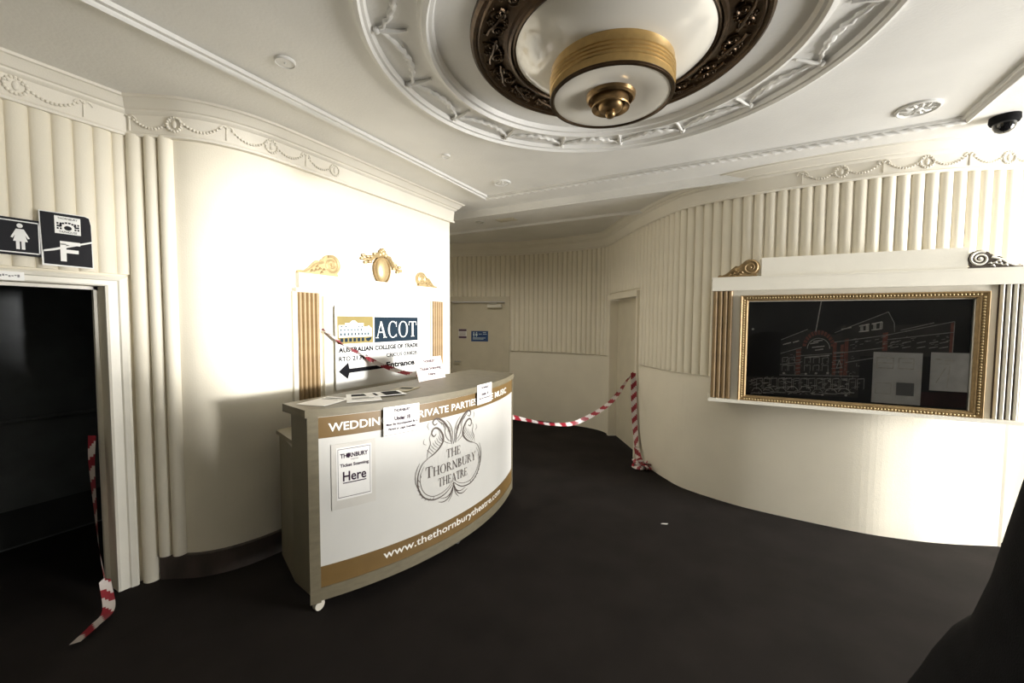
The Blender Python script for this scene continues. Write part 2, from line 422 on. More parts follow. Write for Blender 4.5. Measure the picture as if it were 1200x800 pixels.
# ---- left wall: straight with the washroom door, a splay with three stout reeds, then the ticket-window wall
splay = catmull([(-3.43, 1.175, 0), (-3.275, 1.285, 0), (-3.13, 1.39, 0), (-3.03, 1.55, 0), (-2.98, 1.75, 0), (-2.97, 2.0, 0)], 0.015)
KX = -2.97
LW = Path([(-3.43, -2.6), (-3.43, 0.0)] + [(p.x, p.y) for p in splay] + [(KX, 3.93), (-7.0, 3.93)])
LD = (0.17, 1.03, 1.95)                                # washroom doorway: y from, y to, head
mb = MB()
for i in range(len(LW.p)-1):
    p, q = LW.p[i], LW.p[i+1]
    if i == 0: mb.add([(p.x,p.y,0),(q.x,q.y,0),(q.x,q.y,CZ),(p.x,p.y,CZ)], [(0,1,2,3)])
    elif i == 1:
        for y0, y1, z0 in ((0.0, LD[0], 0), (LD[0], LD[1], LD[2]), (LD[1], 1.175, 0)):
            mb.add([(p.x,y0,z0),(p.x,y1,z0),(p.x,y1,CZ),(p.x,y0,CZ)], [(0,1,2,3)])
    else: mb.add([(p.x,p.y,0),(q.x,q.y,0),(q.x,q.y,CZ),(p.x,p.y,CZ)], [(0,1,2,3)])
# door reveal
mb.box(-3.58, -3.43, LD[0]-0.1, LD[0], 0, LD[2]).box(-3.58, -3.43, LD[1], LD[1]+0.05, 0, LD[2]).box(-3.58, -3.43, LD[0]-0.1, LD[1]+0.05, LD[2], LD[2]+0.06)
wall_left = struct('wall_left', mb, 'wall_paint', smooth=30, label='cream wall on the left, reeded round the doorway and plain behind the counter')
reed_left = reed_mesh('reed', 0.084, 0.024, 2.03, ZB+0.01)
y = 1.178
while y > -0.6:
    place('reed', reed_left, wall_left, (-3.43, y - 0.042, 0), PI/2); y -= 0.0855
stout_floor = reed_mesh('stout_reed', 0.098, 0.055, 0.0, ZB+0.01, seg=10)
stout = reed_mesh('stout_reed', 0.082, 0.046, 0.165, ZB+0.01, seg=10)
for k, s0 in enumerate((0.045, 0.138, 0.222)):
    p, t, n = LW.at(3.775 + s0)
    place('stout_reed', stout_floor if k == 0 else stout, wall_left, (p.x, p.y, 0), math.atan2(t.y, t.x))

# ---- room enclosure behind the viewer: rear wall, entrance wall with its opening
struct('wall_rear', MB().box(-3.6, 5.4, -2.6, -2.5, 0, CZ), 'wall_paint')
struct('rear_dark_panel', MB().box(-1.9, 5.15, -2.5, -2.46, 0, 2.75), 'dark_room', label='added dark panel behind the viewer, reflected in the display glass')  # unseen panel added so the display glass reflects dark
struct('wall_entrance', MB().box(ENT_X, ENT_X+0.1, -2.6, ENT_Y0, 0, CZ).box(ENT_X, ENT_X+0.1, ENT_Y1, 4.9, 0, CZ).box(ENT_X, ENT_X+0.1, ENT_Y0, ENT_Y1, ENT_Z1, CZ).box(ENT_X+0.04, ENT_X+0.1, ENT_Y0, 3.55, 0, 1.2), 'wall_paint')  # last box: low panel added in the opening to keep sun off the counter
struct('wall_return', MB().box(1.86, 5.3, 4.66, 4.76, 0, CZ).box(1.86, 1.90, 4.57, 4.70, 0, CZ), 'wall_paint', label='recessed cream wall past the display case')
struct('wall_corridor', MB().box(-7.1, -7.0, 3.9, 5.2, 0, CZ), 'wall_paint')
# entrance door frame in the side wall
fr = MB()
for yy in (ENT_Y0, ENT_Y1-0.03): fr.box(ENT_X-0.01, ENT_X+0.02, yy, yy+0.03, 0, ENT_Z1)
fr.box(ENT_X-0.01, ENT_X+0.02, ENT_Y0, ENT_Y1, ENT_Z1-0.06, ENT_Z1)
struct('door_4', fr, 'trim_white')

# ---- cornice
CP = [(0, ZB), (0.040, ZB), (0.045, ZB+0.014), (0.036, ZB+0.024), (0.034, ZB+0.034), (0.040, ZB+0.13), (0.052, ZB+0.136), (0.060, ZB+0.146), (0.062, ZB+0.156), (0.075, ZB+0.16),
      (0.085, ZB+0.172), (0.105, ZB+0.198), (0.112, ZB+0.204), (0.125, ZB+0.206), (0.13, CZ+0.002)]
trim_1 = struct('trim_1', sweep(MB(), LW, CP), 'cornice_paint', smooth=25, label='cream plaster cornice along the left wall')
trim_2 = struct('trim_2', sweep(MB(), RW, CP), 'cornice_paint', smooth=25, label='cream plaster cornice following the curved right wall')
# festoons on the cornice frieze
def bead(mb, c, r): mb.ball(c, r, 6, 4)
def festoon_mesh():
    mb = MB()
    for k in range(13):
        f = k/12; x = -0.105 + 0.21*f; mb.ball((x, 0, 0.05*(2*f-1)**2 - 0.032), 0.0075 + 0.002*math.sin(PI*f), 6, 4)
    return mb.mesh('festoon', 'cornice_paint', smooth=60)
def wreath_mesh():
    mb = MB()
    for k in range(16):
        a = 2*PI*k/16; mb.ball((0.042*math.cos(a), 0, 0.042*math.sin(a)), 0.0095, 6, 4)
    mb.ball((0, 0, 0), 0.02, 8, 4, (0.7, 0.35, 1.3)); mb.tube([(0, 0, 0.03), (0, 0, 0.052)], 0.006, 5)
    return mb.mesh('wreath', 'cornice_paint', smooth=60)
def bow_mesh():
    mb = MB(); mb.tube([(0, 0, -0.05), (0, 0, 0.03)], 0.005, 5)
    for sg in (-1, 1):
        mb.tube([(0, 0, 0.025), (sg*0.016, -0.004, 0.042), (sg*0.03, -0.002, 0.034), (sg*0.04, 0, 0.02)], 0.006, 5)
    mb.ball((0, -0.003, 0.03), 0.009, 6, 4)
    return mb.mesh('bow', 'cornice_paint', smooth=60)
fest, wre, bow = festoon_mesh(), wreath_mesh(), bow_mesh()
def frieze(path, par, s0, s1, kind0):
    k = kind0; s_ = s0
    while s_ <= s1:
        for off, me, nm in ((0, wre if k % 2 == 0 else bow, 'wreath' if k % 2 == 0 else 'bow'), (0.13, fest, 'festoon')):
            if s_ + off > s1: continue
            p, t, n = path.at(s_ + off); q = p + n*0.040
            place(nm, me, par, (q.x, q.y, ZB+0.083), math.atan2(t.y, t.x))
        s_ += 0.26; k += 1
frieze(RW, trim_2, RW.near(0.49, 4.33), RW.L, 1)
frieze(LW, trim_1, 3.775 + 0.04, 3.775 + 1.35, 1)
frieze(LW, trim_1, 3.775 - 1.25, 3.775 - 0.10, 1)

# ---- ceiling mouldings: rope-edged rectangle round the rose
BX0, BX1, BY0, BY1 = -2.44, 1.33, 0.24, 3.89
def rope(mb, a, b, r=0.018, pitch=0.07, step=0.012):
    a, b = Vector(a), Vector(b); L = (b-a).length; n = max(2, int(L/step)); t = (b-a).normalized(); u = Vector((0,0,1)); w = t.cross(u)
    vs_ = []; seg = 8
    for i in range(n+1):
        p = a + (b-a)*i/n; ph = 2*PI*(L*i/n)/pitch
        for k in range(seg):
            an = 2*PI*k/seg; rr = r*(1 + 0.28*math.cos(2*(an-ph/2)))
            vs_.append(p + (u*math.cos(an)+w*math.sin(an))*rr)
    return mb.add(vs_, [(i*seg+k, i*seg+(k+1)%seg, (i+1)*seg+(k+1)%seg, (i+1)*seg+k) for i in range(n) for k in range(seg)])
trim_3 = struct('trim_3', MB().box(BX0-0.035, BX0+0.035, BY0, BY1, CZ-0.022, CZ).box(BX1-0.03, BX1+0.03, BY0, BY1, CZ-0.022, CZ)
    .box(BX0-0.035, BX1+0.03, BY1-0.03, BY1+0.03, CZ-0.018, CZ).box(BX0-0.035, BX1+0.03, BY0-0.03, BY0+0.03, CZ-0.022, CZ), 'ceiling_paint', label='raised rectangular moulding round the ceiling rose')
for a, b in (((BX0, BY1-0.005), (BX1, BY1-0.005)), ((BX1, BY0), (BX1, BY1)), ((BX0, BY0), (BX0, BY1))):
    far = a[1] == b[1]
    obj('rope_moulding', rope(MB(), a + (CZ-0.026,), b + (CZ-0.026,), 0.017 if far else 0.013, 0.075 if far else 4.0), 'ceiling_paint', trim_3, smooth=60)
# dropped beam across the mouth of the rear passage
struct('trim_4', MB().box(-6.9, 0.2, 4.36, 5.14, CZ-0.035, CZ), 'ceiling_paint', label='shallow ceiling beam across the rear passage')
struct('trim_5', MB().box(-6.9, 0.35, 4.32, 4.40, CZ-0.065, CZ-0.0).box(-6.9, 0.3, 4.33, 4.35, CZ-0.08, CZ), 'ceiling_paint', label='stepped moulding on the near edge of the beam')
struct('trim_6', MB().box(-6.9, -0.4, 5.10, 5.17, CZ-0.065, CZ), 'ceiling_paint', label='plain moulding on the far edge of the beam')

# ---- ceiling rose: plaster rings and swags
RC = (-0.57, 2.075)
def ringprof(r, w, h): return [(r-w, CZ), (r-w*0.75, CZ-h*0.55), (r-w*0.35, CZ-h*0.6), (r-w*0.1, CZ-h), (r+w*0.35, CZ-h*0.92), (r+w*0.6, CZ-h*0.45), (r+w*0.9, CZ-h*0.4), (r+w, CZ)]
rose = thing('ceiling_rose', 'white plaster ceiling rose of two concentric rings with swags between', 'ceiling rose', (RC[0], RC[1], CZ))
obj('ring', MB().lathe(ringprof(1.19, 0.035, 0.045), 128, RC), 'ceiling_paint', rose, smooth=50)
obj('ring', MB().lathe(ringprof(0.905, 0.04, 0.05), 112, RC), 'ceiling_paint', rose, smooth=50)
mb = MB()
N_SW = 16; half = PI/N_SW
pts = []                                               # wavy swag between two clips, hanging towards the inner ring
for k in range(25):
    f = k/24; a = -half*0.97 + 2*half*0.97*f; r = 1.125 - 0.085*math.sin(PI*f)**0.7 - 0.006*math.sin(f*40)
    pts.append((r*math.cos(a), r*math.sin(a), -0.010 - 0.004*math.sin(f*47)))
mb.tube(pts, 0.011, 6, rad=lambda f: 0.007 + 0.008*math.sin(PI*f) + 0.002*math.sin(f*70))
swag_me = mb.mesh('swag', 'ceiling_paint', smooth=60)
mb = MB(); mb.tube([(1.145, 0, -0.008), (1.09, 0.003, -0.014), (1.035, -0.002, -0.01), (0.995, 0.004, -0.006)], 0.01, 6, rad=lambda f: 0.013 - 0.006*f); mb.ball((1.135, 0, -0.012), 0.018, 8, 5)
clip_me = mb.mesh('swag_clip', 'ceiling_paint', smooth=60)
for k in range(N_SW):
    a = math.radians(34.0 + 22.5*k)
    place('swag_clip', clip_me, rose, (RC[0], RC[1], CZ), a)
    place('swag', swag_me, rose, (RC[0], RC[1], CZ), a + half)

# ---- washroom doorway on the left
fx = lambda u, v, d_: (-3.43 + d_, u, v)
f1 = MB()
prof = [(0.0, 0.0), (0.0, 0.018), (0.012, 0.024), (0.055, 0.024), (0.062, 0.034), (0.088, 0.040), (0.100, 0.036), (0.104, 0.0)]
for a, b in zip(prof, prof[1:]):                       # moulded architrave, swept up, across and down
    P = []
    for (o_, d_) in (a, b):
        P.append([(LD[1]+o_, 0.0, d_), (LD[1]+o_, LD[2]+o_*0.62, d_), (LD[0]-o_, LD[2]+o_*0.62, d_), (LD[0]-o_, 0.0, d_)])
    for k in range(3):
        f1.add([fx(*P[0][k]), fx(*P[0][k+1]), fx(*P[1][k+1]), fx(*P[1][k])], [(0,1,2,3)])
door_1 = struct('door_1', f1, 'trim_white', smooth=25, label='cream moulded door surround of the washroom doorway')
st = MB().box(-3.56, -3.53, LD[1]-0.02, LD[1], 0, LD[2]).box(-3.56, -3.53, LD[0], LD[1], LD[2]-0.02, LD[2])
obj('door_stop', st, 'trim_white', door_1)
# unlit room beyond
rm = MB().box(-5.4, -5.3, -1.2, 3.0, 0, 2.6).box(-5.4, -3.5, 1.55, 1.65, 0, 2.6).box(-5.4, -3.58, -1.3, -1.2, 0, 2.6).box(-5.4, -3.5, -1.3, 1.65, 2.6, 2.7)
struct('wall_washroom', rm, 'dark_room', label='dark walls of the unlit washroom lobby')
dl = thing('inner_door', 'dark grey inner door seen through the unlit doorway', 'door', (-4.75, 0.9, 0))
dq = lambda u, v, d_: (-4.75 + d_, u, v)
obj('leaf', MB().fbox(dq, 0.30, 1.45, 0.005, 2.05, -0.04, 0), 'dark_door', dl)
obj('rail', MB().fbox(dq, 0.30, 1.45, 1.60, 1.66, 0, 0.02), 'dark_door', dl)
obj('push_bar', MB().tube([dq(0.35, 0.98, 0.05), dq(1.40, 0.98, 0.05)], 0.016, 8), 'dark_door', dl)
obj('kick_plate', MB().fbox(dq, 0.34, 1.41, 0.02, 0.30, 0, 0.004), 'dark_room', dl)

# ---- skirting along the splay and behind the counter
i0 = next(i for i in range(len(LW.p)) if LW.s[i] > 2.6+1.175+0.10)
i1 = len(LW.p)-2
struct('baseboard_left', sweep(MB(), LW, [(0, 0.165), (0.012, 0.165), (0.020, 0.158), (0.022, 0.0)], i0, i1), 'skirting', smooth=30, label='dark brown skirting board behind the counter')

# ---- rear exit door and the doorway in the bend
def chord(sa, sb):
    p, _, _ = RW.at(sa); q, _, _ = RW.at(sb); t = (q-p).normalized(); n = Vector((t.y, -t.x)); L = (q-p).length
    return (lambda u, v, d_: (p.x+t.x*u+n.x*d_, p.y+t.y*u+n.y*d_, v)), L
f2, L2 = chord(*sD2)
m2 = MB()
m2.fbox(f2, -0.09, 0.0, 0, 2.18, -0.08, 0.035).fbox(f2, L2, L2+0.09, 0, 2.18, -0.08, 0.035).fbox(f2, -0.09, L2+0.09, 2.09, 2.18, -0.08, 0.036)
door_2 = struct('door_2', m2, 'door_paint', label='cream flush rear exit door in a plain frame')
obj('leaf', MB().fbox(f2, 0.004, L2-0.004, 0.006, 2.086, -0.075, -0.035), 'door_paint', door_2)
cl = obj('closer', MB().fbox(f2, L2-0.32, L2-0.06, 1.985, 2.045, -0.035, 0.02), 'trim_white', door_2)
obj('closer_arm', MB().fbox(f2, L2-0.28, L2-0.14, 2.05, 2.062, -0.03, 0.05), 'metal_grey', door_2)
obj('handle', MB().tube([f2(0.07, 1.0, -0.03), f2(0.07, 1.0, 0.015), f2(0.19, 1.0, 0.02)], 0.011, 8), 'metal_grey', door_2)
f3, L3 = chord(*sD3)
m3 = MB()
m3.fbox(f3, -0.07, 0.0, 0, 2.14, -0.14, 0.03).fbox(f3, L3, L3+0.05, 0, 2.07, -0.14, 0.03).fbox(f3, -0.08, L3+0.06, 2.07, 2.145, -0.14, 0.045)
door_3 = struct('door_3', m3, 'wall_paint', label='cream flush door set in the bend of the wall')
obj('leaf', MB().fbox(f3, 0.003, L3-0.003, 0.004, 2.066, -0.13, -0.09), 'door_paint', door_3)

# ================================================================== CEILING LIGHT
fit = thing('ceiling_light', 'large bronze-ringed ceiling light with opal glass bowl and gold drum', 'ceiling light', (RC[0], RC[1], CZ))
obj('ring', MB().lathe([(0.700, CZ), (0.698, CZ-0.018), (0.684, CZ-0.030), (0.672, CZ-0.030), (0.664, CZ-0.022), (0.655, CZ-0.030), (0.645, CZ-0.030), (0.635, CZ-0.020),
    (0.560, CZ-0.012), (0.520, CZ-0.020), (0.512, CZ-0.034), (0.500, CZ-0.038), (0.494, CZ-0.028), (0.484, CZ-0.036), (0.474, CZ-0.032), (0.468, CZ-0.01)], 112, RC), 'bronze', fit, smooth=40)
def spiral(c, r0, turns, a0, sg, z, n=22):
    return [(c[0] + r0*(1-0.8*k/n)*math.cos(a0+sg*2*PI*turns*k/n), c[1] + r0*(1-0.8*k/n)*math.sin(a0+sg*2*PI*turns*k/n), z) for k in range(n+1)]
mb = MB()
zc = -0.020
mb.tube(spiral((0.597, 0.045), 0.040, 1.5, PI*0.5, 1, zc), 0.0065, 5)
mb.tube(spiral((0.573, -0.048), 0.034, 1.5, -PI*0.5, -1, zc), 0.006, 5)
mb.tube([(0.560, 0.09, zc), (0.575, 0.06, zc-0.003), (0.590, 0.0, zc-0.004), (0.610, -0.05, zc-0.003), (0.612, -0.09, zc)], 0.007, 5)
for q in ((0.597, 0.045), (0.573, -0.048)): mb.ball((q[0], q[1], zc-0.002), 0.011, 6, 4)
for k in range(5):
    a = 2*PI*k/5; mb.ball((0.615+0.014*math.cos(a), -0.005+0.014*math.sin(a), zc+0.001), 0.0085, 6, 4)
mb.ball((0.615, -0.005, zc-0.004), 0.007, 6, 4)
for q in ((0.545, 0.0), (0.553, 0.02), (0.545, -0.02), (0.63, 0.07), (0.625, -0.085)): mb.ball((q[0], q[1], zc+0.003), 0.011, 6, 4, (1.2, 0.8, 0.8))
orn = mb.mesh('scroll_ornament', 'bronze', smooth=60)
for k in range(18): place('scroll_ornament', orn, fit, (RC[0], RC[1], CZ), 2*PI*k/18 + 0.1)
# opal bowl, shallow and convex
bowl = []
for k in range(15):
    f = k/14; r = 0.478 - 0.26*f; bowl.append((r, CZ-0.028 - 0.105*math.sin(PI/2*f**0.85)))
obj('glass_bowl', MB().lathe(bowl, 96, RC), 'opal_glass', fit, smooth=60)
DZ0, DZ1, DR = 2.853, 3.0, 0.297
dp = [(DR-0.03, DZ1+0.005), (DR, DZ1)]
for k in range(4):
    z = DZ1 - 0.045 - k*0.017
    dp += [(DR, z+0.006), (DR+0.006, z+0.002), (DR+0.006, z-0.004), (DR, z-0.007)]
dp += [(DR, DZ0+0.012)]
obj('drum', MB().lathe(dp, 96, RC), 'drum_gold', fit, smooth=35)
obj('drum_rim', MB().lathe([(DR, DZ0+0.012), (DR+0.004, DZ0+0.006), (DR+0.002, DZ0-0.002), (DR-0.012, DZ0-0.003), (DR-0.018, DZ0+0.004)], 96, RC), 'bronze', fit, smooth=50)
obj('diffuser', MB().lathe([(DR-0.012, DZ0+0.004), (DR-0.05, DZ0+0.000), (0.17, DZ0+0.012), (0.115, DZ0+0.02), (0.10, DZ0+0.02)], 96, RC), 'opal_glass', fit, smooth=60)
obj('boss', MB().lathe([(0.122, DZ0+0.02), (0.118, DZ0+0.004), (0.108, DZ0-0.004), (0.102, DZ0+0.012), (0.088, DZ0+0.014), (0.086, DZ0-0.03), (0.094, DZ0-0.036), (0.092, DZ0-0.042), (0.072, DZ0-0.03), (0.066, DZ0-0.02)], 48, RC), 'brass', fit, smooth=35)
obj('finial', MB().lathe([(0.068, DZ0-0.02), (0.062, DZ0-0.032), (0.056, DZ0-0.046), (0.040, DZ0-0.054), (0.022, DZ0-0.056), (0.024, DZ0-0.062), (0.026, DZ0-0.072), (0.018, DZ0-0.084), (0.008, DZ0-0.089), (0.0005, DZ0-0.090)], 40, RC), 'brass', fit, smooth=50)

# ================================================================== SMALL CEILING THINGS
def rosette(loc, r, label, group):
    o = thing('ceiling_vent', label, 'ceiling vent', loc, group); x, y, z = loc
    obj('rim', MB().lathe([(r, z), (r*0.99, z-0.012), (r*0.90, z-0.016), (r*0.82, z-0.006), (r*0.78, z)], 40, (x, y)), 'ceiling_paint', o, smooth=40)
    obj('ring', MB().lathe([(r*0.58, z), (r*0.55, z-0.012), (r*0.48, z-0.012), (r*0.45, z)], 32, (x, y)), 'ceiling_paint', o, smooth=40)
    obj('boss', MB().lathe([(r*0.24, z), (r*0.22, z-0.012), (r*0.12, z-0.018), (0.0005, z-0.019)], 20, (x, y)), 'ceiling_paint', o, smooth=50)
    pm = MB(); pm.tube([(r*0.24, 0, -0.006), (r*0.5, r*0.05, -0.012), (r*0.8, 0, -0.006)], 0.008, 5, rad=lambda f: 0.004 + r*0.05*math.sin(PI*f))
    pe = pm.mesh('petal', 'ceiling_paint', smooth=60)
    for k in range(12): place('petal', pe, o, loc, 2*PI*k/12)
rosette((-2.05, 3.57, CZ), 0.085, 'small white plaster rosette vent near the corner of the ceiling', 'ceiling rosettes')
rosette((1.0, 3.58, CZ), 0.112, 'large white plaster rosette vent above the display case', 'ceiling rosettes')
def disc(loc, r, label):
    o = thing('ceiling_plate', label, 'ceiling plate', loc, 'blank ceiling plates'); x, y, z = loc
    obj('plate', MB().lathe([(r, z), (r, z-0.008), (r*0.9, z-0.014), (r*0.88, z-0.010), (0.0005, z-0.011)], 36, (x, y)), 'ceiling_paint', o, smooth=40)
    obj('screw', MB().ball((x, y, z-0.012), 0.006, 6, 4), 'ceiling_paint', o)
disc((-2.13, 1.39, CZ), 0.052, 'white round blank plate on the ceiling above the left doorway')
disc((-2.14, 2.78, CZ), 0.038, 'smaller white round blank plate on the ceiling above the counter')
def downlight(loc, label):
    o = thing('downlight', label, 'downlight', loc, 'downlights in the rear beam'); x, y, z = loc
    obj('trim_ring', MB().lathe([(0.058, z), (0.058, z-0.008), (0.042, z-0.010), (0.038, z-0.004)], 28, (x, y)), 'metal_grey', o, smooth=40)
    obj('lamp', MB().lathe([(0.038, z-0.004), (0.02, z-0.003), (0.0005, z-0.003)], 20, (x, y)), 'opal_glass', o, smooth=40)
zb_ = CZ-0.035
downlight((-3.06, 4.72, zb_), 'silver downlight in the rear beam nearest the kiosk wall')
dl_d = bpy.data.lights.new('downlight_lamp', 'SPOT'); dl_d.energy = 60; dl_d.spot_size = math.radians(160); dl_d.spot_blend = 1.0; dl_d.shadow_soft_size = 0.05; dl_d.color = (1.0, 0.93, 0.80)
dl_o = bpy.data.objects.new('downlight_lamp', dl_d); COL.objects.link(dl_o); dl_o.location = (-3.06, 4.72, zb_-0.03)
mb = MB().box(-2.80, -2.54, 4.70, 4.84, zb_-0.008, zb_)
for k in range(5): mb.box(-2.78, -2.56, 4.712+k*0.024, 4.722+k*0.024, zb_-0.014, zb_-0.008)
gv = thing('ceiling_grille', 'small grey slotted grille in the rear beam beside the downlight', 'vent', (-2.67, 4.77, zb_))
obj('frame', mb, 'door_paint', gv)
dc = thing('dome_camera', 'black dome security camera on the ceiling at the right', 'security camera', (1.545, 3.99, CZ))
obj('housing', MB().lathe([(0.072, CZ), (0.074, CZ-0.03), (0.066, CZ-0.046), (0.05, CZ-0.05)], 36, (1.545, 3.99)), 'black_cloth', dc, smooth=40)
obj('dome', MB().lathe([(0.056, CZ-0.046), (0.053, CZ-0.07), (0.042, CZ-0.092), (0.022, CZ-0.106), (0.0005, CZ-0.110)], 32, (1.545, 3.99)), 'black_gloss', dc, smooth=60)

# ================================================================== CARVED SCROLL
def scroll_parts(parent, fn, u0, u1, v0, m_body, m_relief, flip=False, dep=0.03):
    L = u1-u0
    X = (lambda x: u1 - x*L) if flip else (lambda x: u0 + x*L)
    F = lambda x, y, d_: fn(X(x), v0 + y*L, d_)
    cx, cy, R = 0.755, 0.225, 0.215
    out = [(0.0, 0.0)]
    out += [(0.02, 0.045), (0.06, 0.06), (0.11, 0.05), (0.18, 0.075), (0.25, 0.125), (0.31, 0.185), (0.36, 0.235), (0.42, 0.285), (0.47, 0.27), (0.51, 0.285), (0.545, 0.33)]
    for k in range(15):
        a = math.radians(150 - 150*k/14*1.35); out.append((cx + R*math.cos(a), cy + R*math.sin(a)))
    out += [(0.92, 0.03), (0.90, 0.0)]
    parent = obj('scroll', MB().prism(F, out, 0.0, dep), m_body, parent)
    rl = MB()
    pts = []
    for k in range(40):
        f = k/39; a = math.radians(120) - 2*PI*2.1*f; r = R*(0.86 - 0.74*f); pts.append(F(cx + r*math.cos(a), cy + r*math.sin(a), dep))
    rl.tube(pts, 0.008, 6, rad=lambda f: (0.030 - 0.016*f)*L)
    rl.ball(F(cx, cy, dep), 0.035*L, 8, 5)
    rl.tube([F(x, y, dep) for x, y in ((0.03, 0.025), (0.14, 0.035), (0.25, 0.09), (0.36, 0.19), (0.46, 0.23), (0.55, 0.26))], 0.006, 6, rad=lambda f: (0.010 + 0.022*f)*L)
    obj('volute', rl, m_relief, parent, smooth=50)
    lf = MB()
    for (x, y, r, sx) in ((0.30, 0.05, 0.05, 0), (0.39, 0.07, 0.055, 0), (0.48, 0.10, 0.06, 0), (0.42, 0.15, 0.045, 0), (0.52, 0.04, 0.045, 0), (0.57, 0.10, 0.04, 0)):
        lf.tube([F(x-r, y-r*0.4, dep), F(x, y+r*0.5, dep+0.006), F(x+r, y+r*0.2, dep)], 0.005, 5, rad=lambda f: (0.004 + 0.022*math.sin(PI*f))*L)
    obj('leaf_relief', lf, m_relief, parent, smooth=50)

# ================================================================== TICKET WINDOW (kiosk surround)
KF = lambda u, v, d_: (KX + d_, u, v)
kio = thing('ticket_window_surround', 'white classical window surround with fluted gold pilasters and gilt ornaments', 'window surround', (KX, 2.855, 0.95))
obj('header', MB().fbox(KF, 1.985, 3.66, 1.99, 2.11, 0, 0.045).fbox(KF, 1.955, 3.76, 1.965, 1.992, 0, 0.05), 'trim_white', kio)
for (a, b) in ((1.945, 2.173), (3.567, 3.770)):
    pb = obj('pilaster', MB().fbox(KF, a, b, 0.95, 1.968, 0, 0.022), 'trim_white', kio)
    n = 5; x0 = a + 0.035 if a < 2 else a + 0.012; x1 = b - 0.008; w = (x1-x0)/n
    rm_ = MB(); vs_ = []
    rme = reed_mesh('reed', w*0.96, 0.022, 0.955, 1.962, 'tan_gold', 6)
    for k in range(n):
        o = link('reed', rme, pb); o.location = (KX + 0.022, x0 + w*(k+0.5), 0); o.rotation_euler = (0, 0, PI/2)
# stepped inner frame and back panel
fm = MB()
for (g, dd) in ((0.0, 0.030), (0.045, 0.018)):
    a, b, z0, z1 = 2.205+g, 3.415-g, 0.97+g, 1.945-g*0.9
    w = 0.045
    fm.fbox(KF, a, a+w, z0, z1, 0, dd).fbox(KF, b-w, b, z0, z1, 0, dd).fbox(KF, a+w, b-w, z1-w, z1, 0, dd).fbox(KF, a+w, b-w, z0, z0+w, 0, dd)
obj('inner_frame', fm, 'trim_white', kio)
obj('back_panel', MB().fbox(KF, 2.29, 3.33, 1.05, 1.87, 0, 0.006), 'trim_white', kio)
obj('sill', MB().fbox(KF, 1.93, 3.80, 0.92, 0.95, 0, 0.09), 'trim_white', kio)
for flip, (a, b) in ((False, (1.985, 2.385)), (True, (3.322, 3.665))):
    scroll_parts(kio, KF, a, b, 2.112, 'gold_bright', 'gold_bright', flip, 0.03)
# gilt cartouche with crest and leaf arms
ov = MB(); cyy, czz = 2.855, 2.215
for i in range(7):
    f = i/6
    for k in range(28):
        a = 2*PI*k/28; rr = math.cos(PI/2*f*0.999); w_ = 0.082 + 0.016*math.sin(a)
        ov.v.append(KF(cyy + w_*rr*math.cos(a), czz + 0.118*rr*math.sin(a) - 0.012*rr*math.cos(2*a), 0.012 + 0.04*math.sin(PI/2*f)))
for i in range(6):
    for k in range(28): ov.f.append((i*28+k, i*28+(k+1)%28, (i+1)*28+(k+1)%28, (i+1)*28+k)); ov.m.append(0)
ca = obj('cartouche', ov, 'gold_bright', kio, smooth=60)
rmv = MB(); rmv.tube([KF(cyy + 0.098*math.cos(2*PI*k/30)*(1+0.14*math.sin(2*PI*k/30)), czz + 0.125*math.sin(2*PI*k/30), 0.015) for k in range(31)], 0.011, 6)
obj('shield_rim', rmv, 'gold_paint', ca, smooth=60)
cr_ = MB()
for (x, z, r) in ((0, .165, .034), (-.035, .15, .024), (.035, .15, .024), (0, .195, .022), (-.02, .18, .02), (.022, .18, .02)): cr_.ball(KF(cyy+x, czz+z, 0.025), r, 8, 5, (0.8, 1, 1))
obj('crest', cr_, 'gold_bright', ca, smooth=60)
for sg in (-1, 1):
    am = MB()
    am.tube([KF(cyy + sg*x, czz + z, 0.022) for x, z in ((0.05, .14), (0.10, .125), (0.14, .09 if sg < 0 else .06), (0.19, .09 if sg < 0 else .04), (0.235, .085 if sg < 0 else .02))], 0.014, 6, rad=lambda f: 0.020 - 0.010*f)
    for (x, z) in ((.09, .15), (.13, .12), (.17, .115), (.20, .06), (.225, .12), (.24, .09), (.15, .07)):
        zz = z if sg < 0 else z - 0.35*(x-.06)
        am.ball(KF(cyy + sg*x, czz + zz, 0.024), 0.019, 6, 4, (0.6, 1.1, 0.8))
    obj('leaf_spray', am, 'gold_bright', ca, smooth=60)

# ---- sign hung in the ticket window
sg_ = thing('wall_sign', 'white ACOT college sign with black arrow and Entrance lettering', 'sign', (KX+0.03, 2.83, 1.15))
KS = lambda u, v, d_: (KX + 0.032 + d_, u, v)
obj('board', MB().fbox(KS, 2.305, 3.355, 1.152, 1.872, 0, 0.008), 'sign_white', sg_)
obj('gold_block', MB().fbox(KS, 2.322, 2.710, 1.543, 1.782, 0.008, 0.0095), 'sign_gold', sg_)
obj('blue_block', MB().fbox(KS, 2.728, 3.320, 1.541, 1.779, 0.008, 0.0095), 'sign_blue', sg_)
obj('lettering', put_serif(MB(), 'ACOT', KS, 2.742, 3.300, 1.578, 1.742, 0.0108), 'sign_white', sg_)
bd = MB(); D1 = 0.0105
bd.poly(KS, [(2.335,1.600),(2.335,1.705),(2.40,1.705),(2.40,1.722),(2.445,1.722),(2.475,1.745),(2.505,1.745),(2.535,1.722),(2.60,1.722),(2.60,1.690),(2.635,1.69),(2.66,1.70),(2.695,1.675),(2.695,1.60)], D1)
obj('building_mark', bd, 'sign_pale_blue', sg_)
bw = MB()
for k in range(9): bw.poly(KS, [(2.350+k*0.037,1.615),(2.366+k*0.037,1.615),(2.366+k*0.037,1.637),(2.350+k*0.037,1.637)], 0.0112)
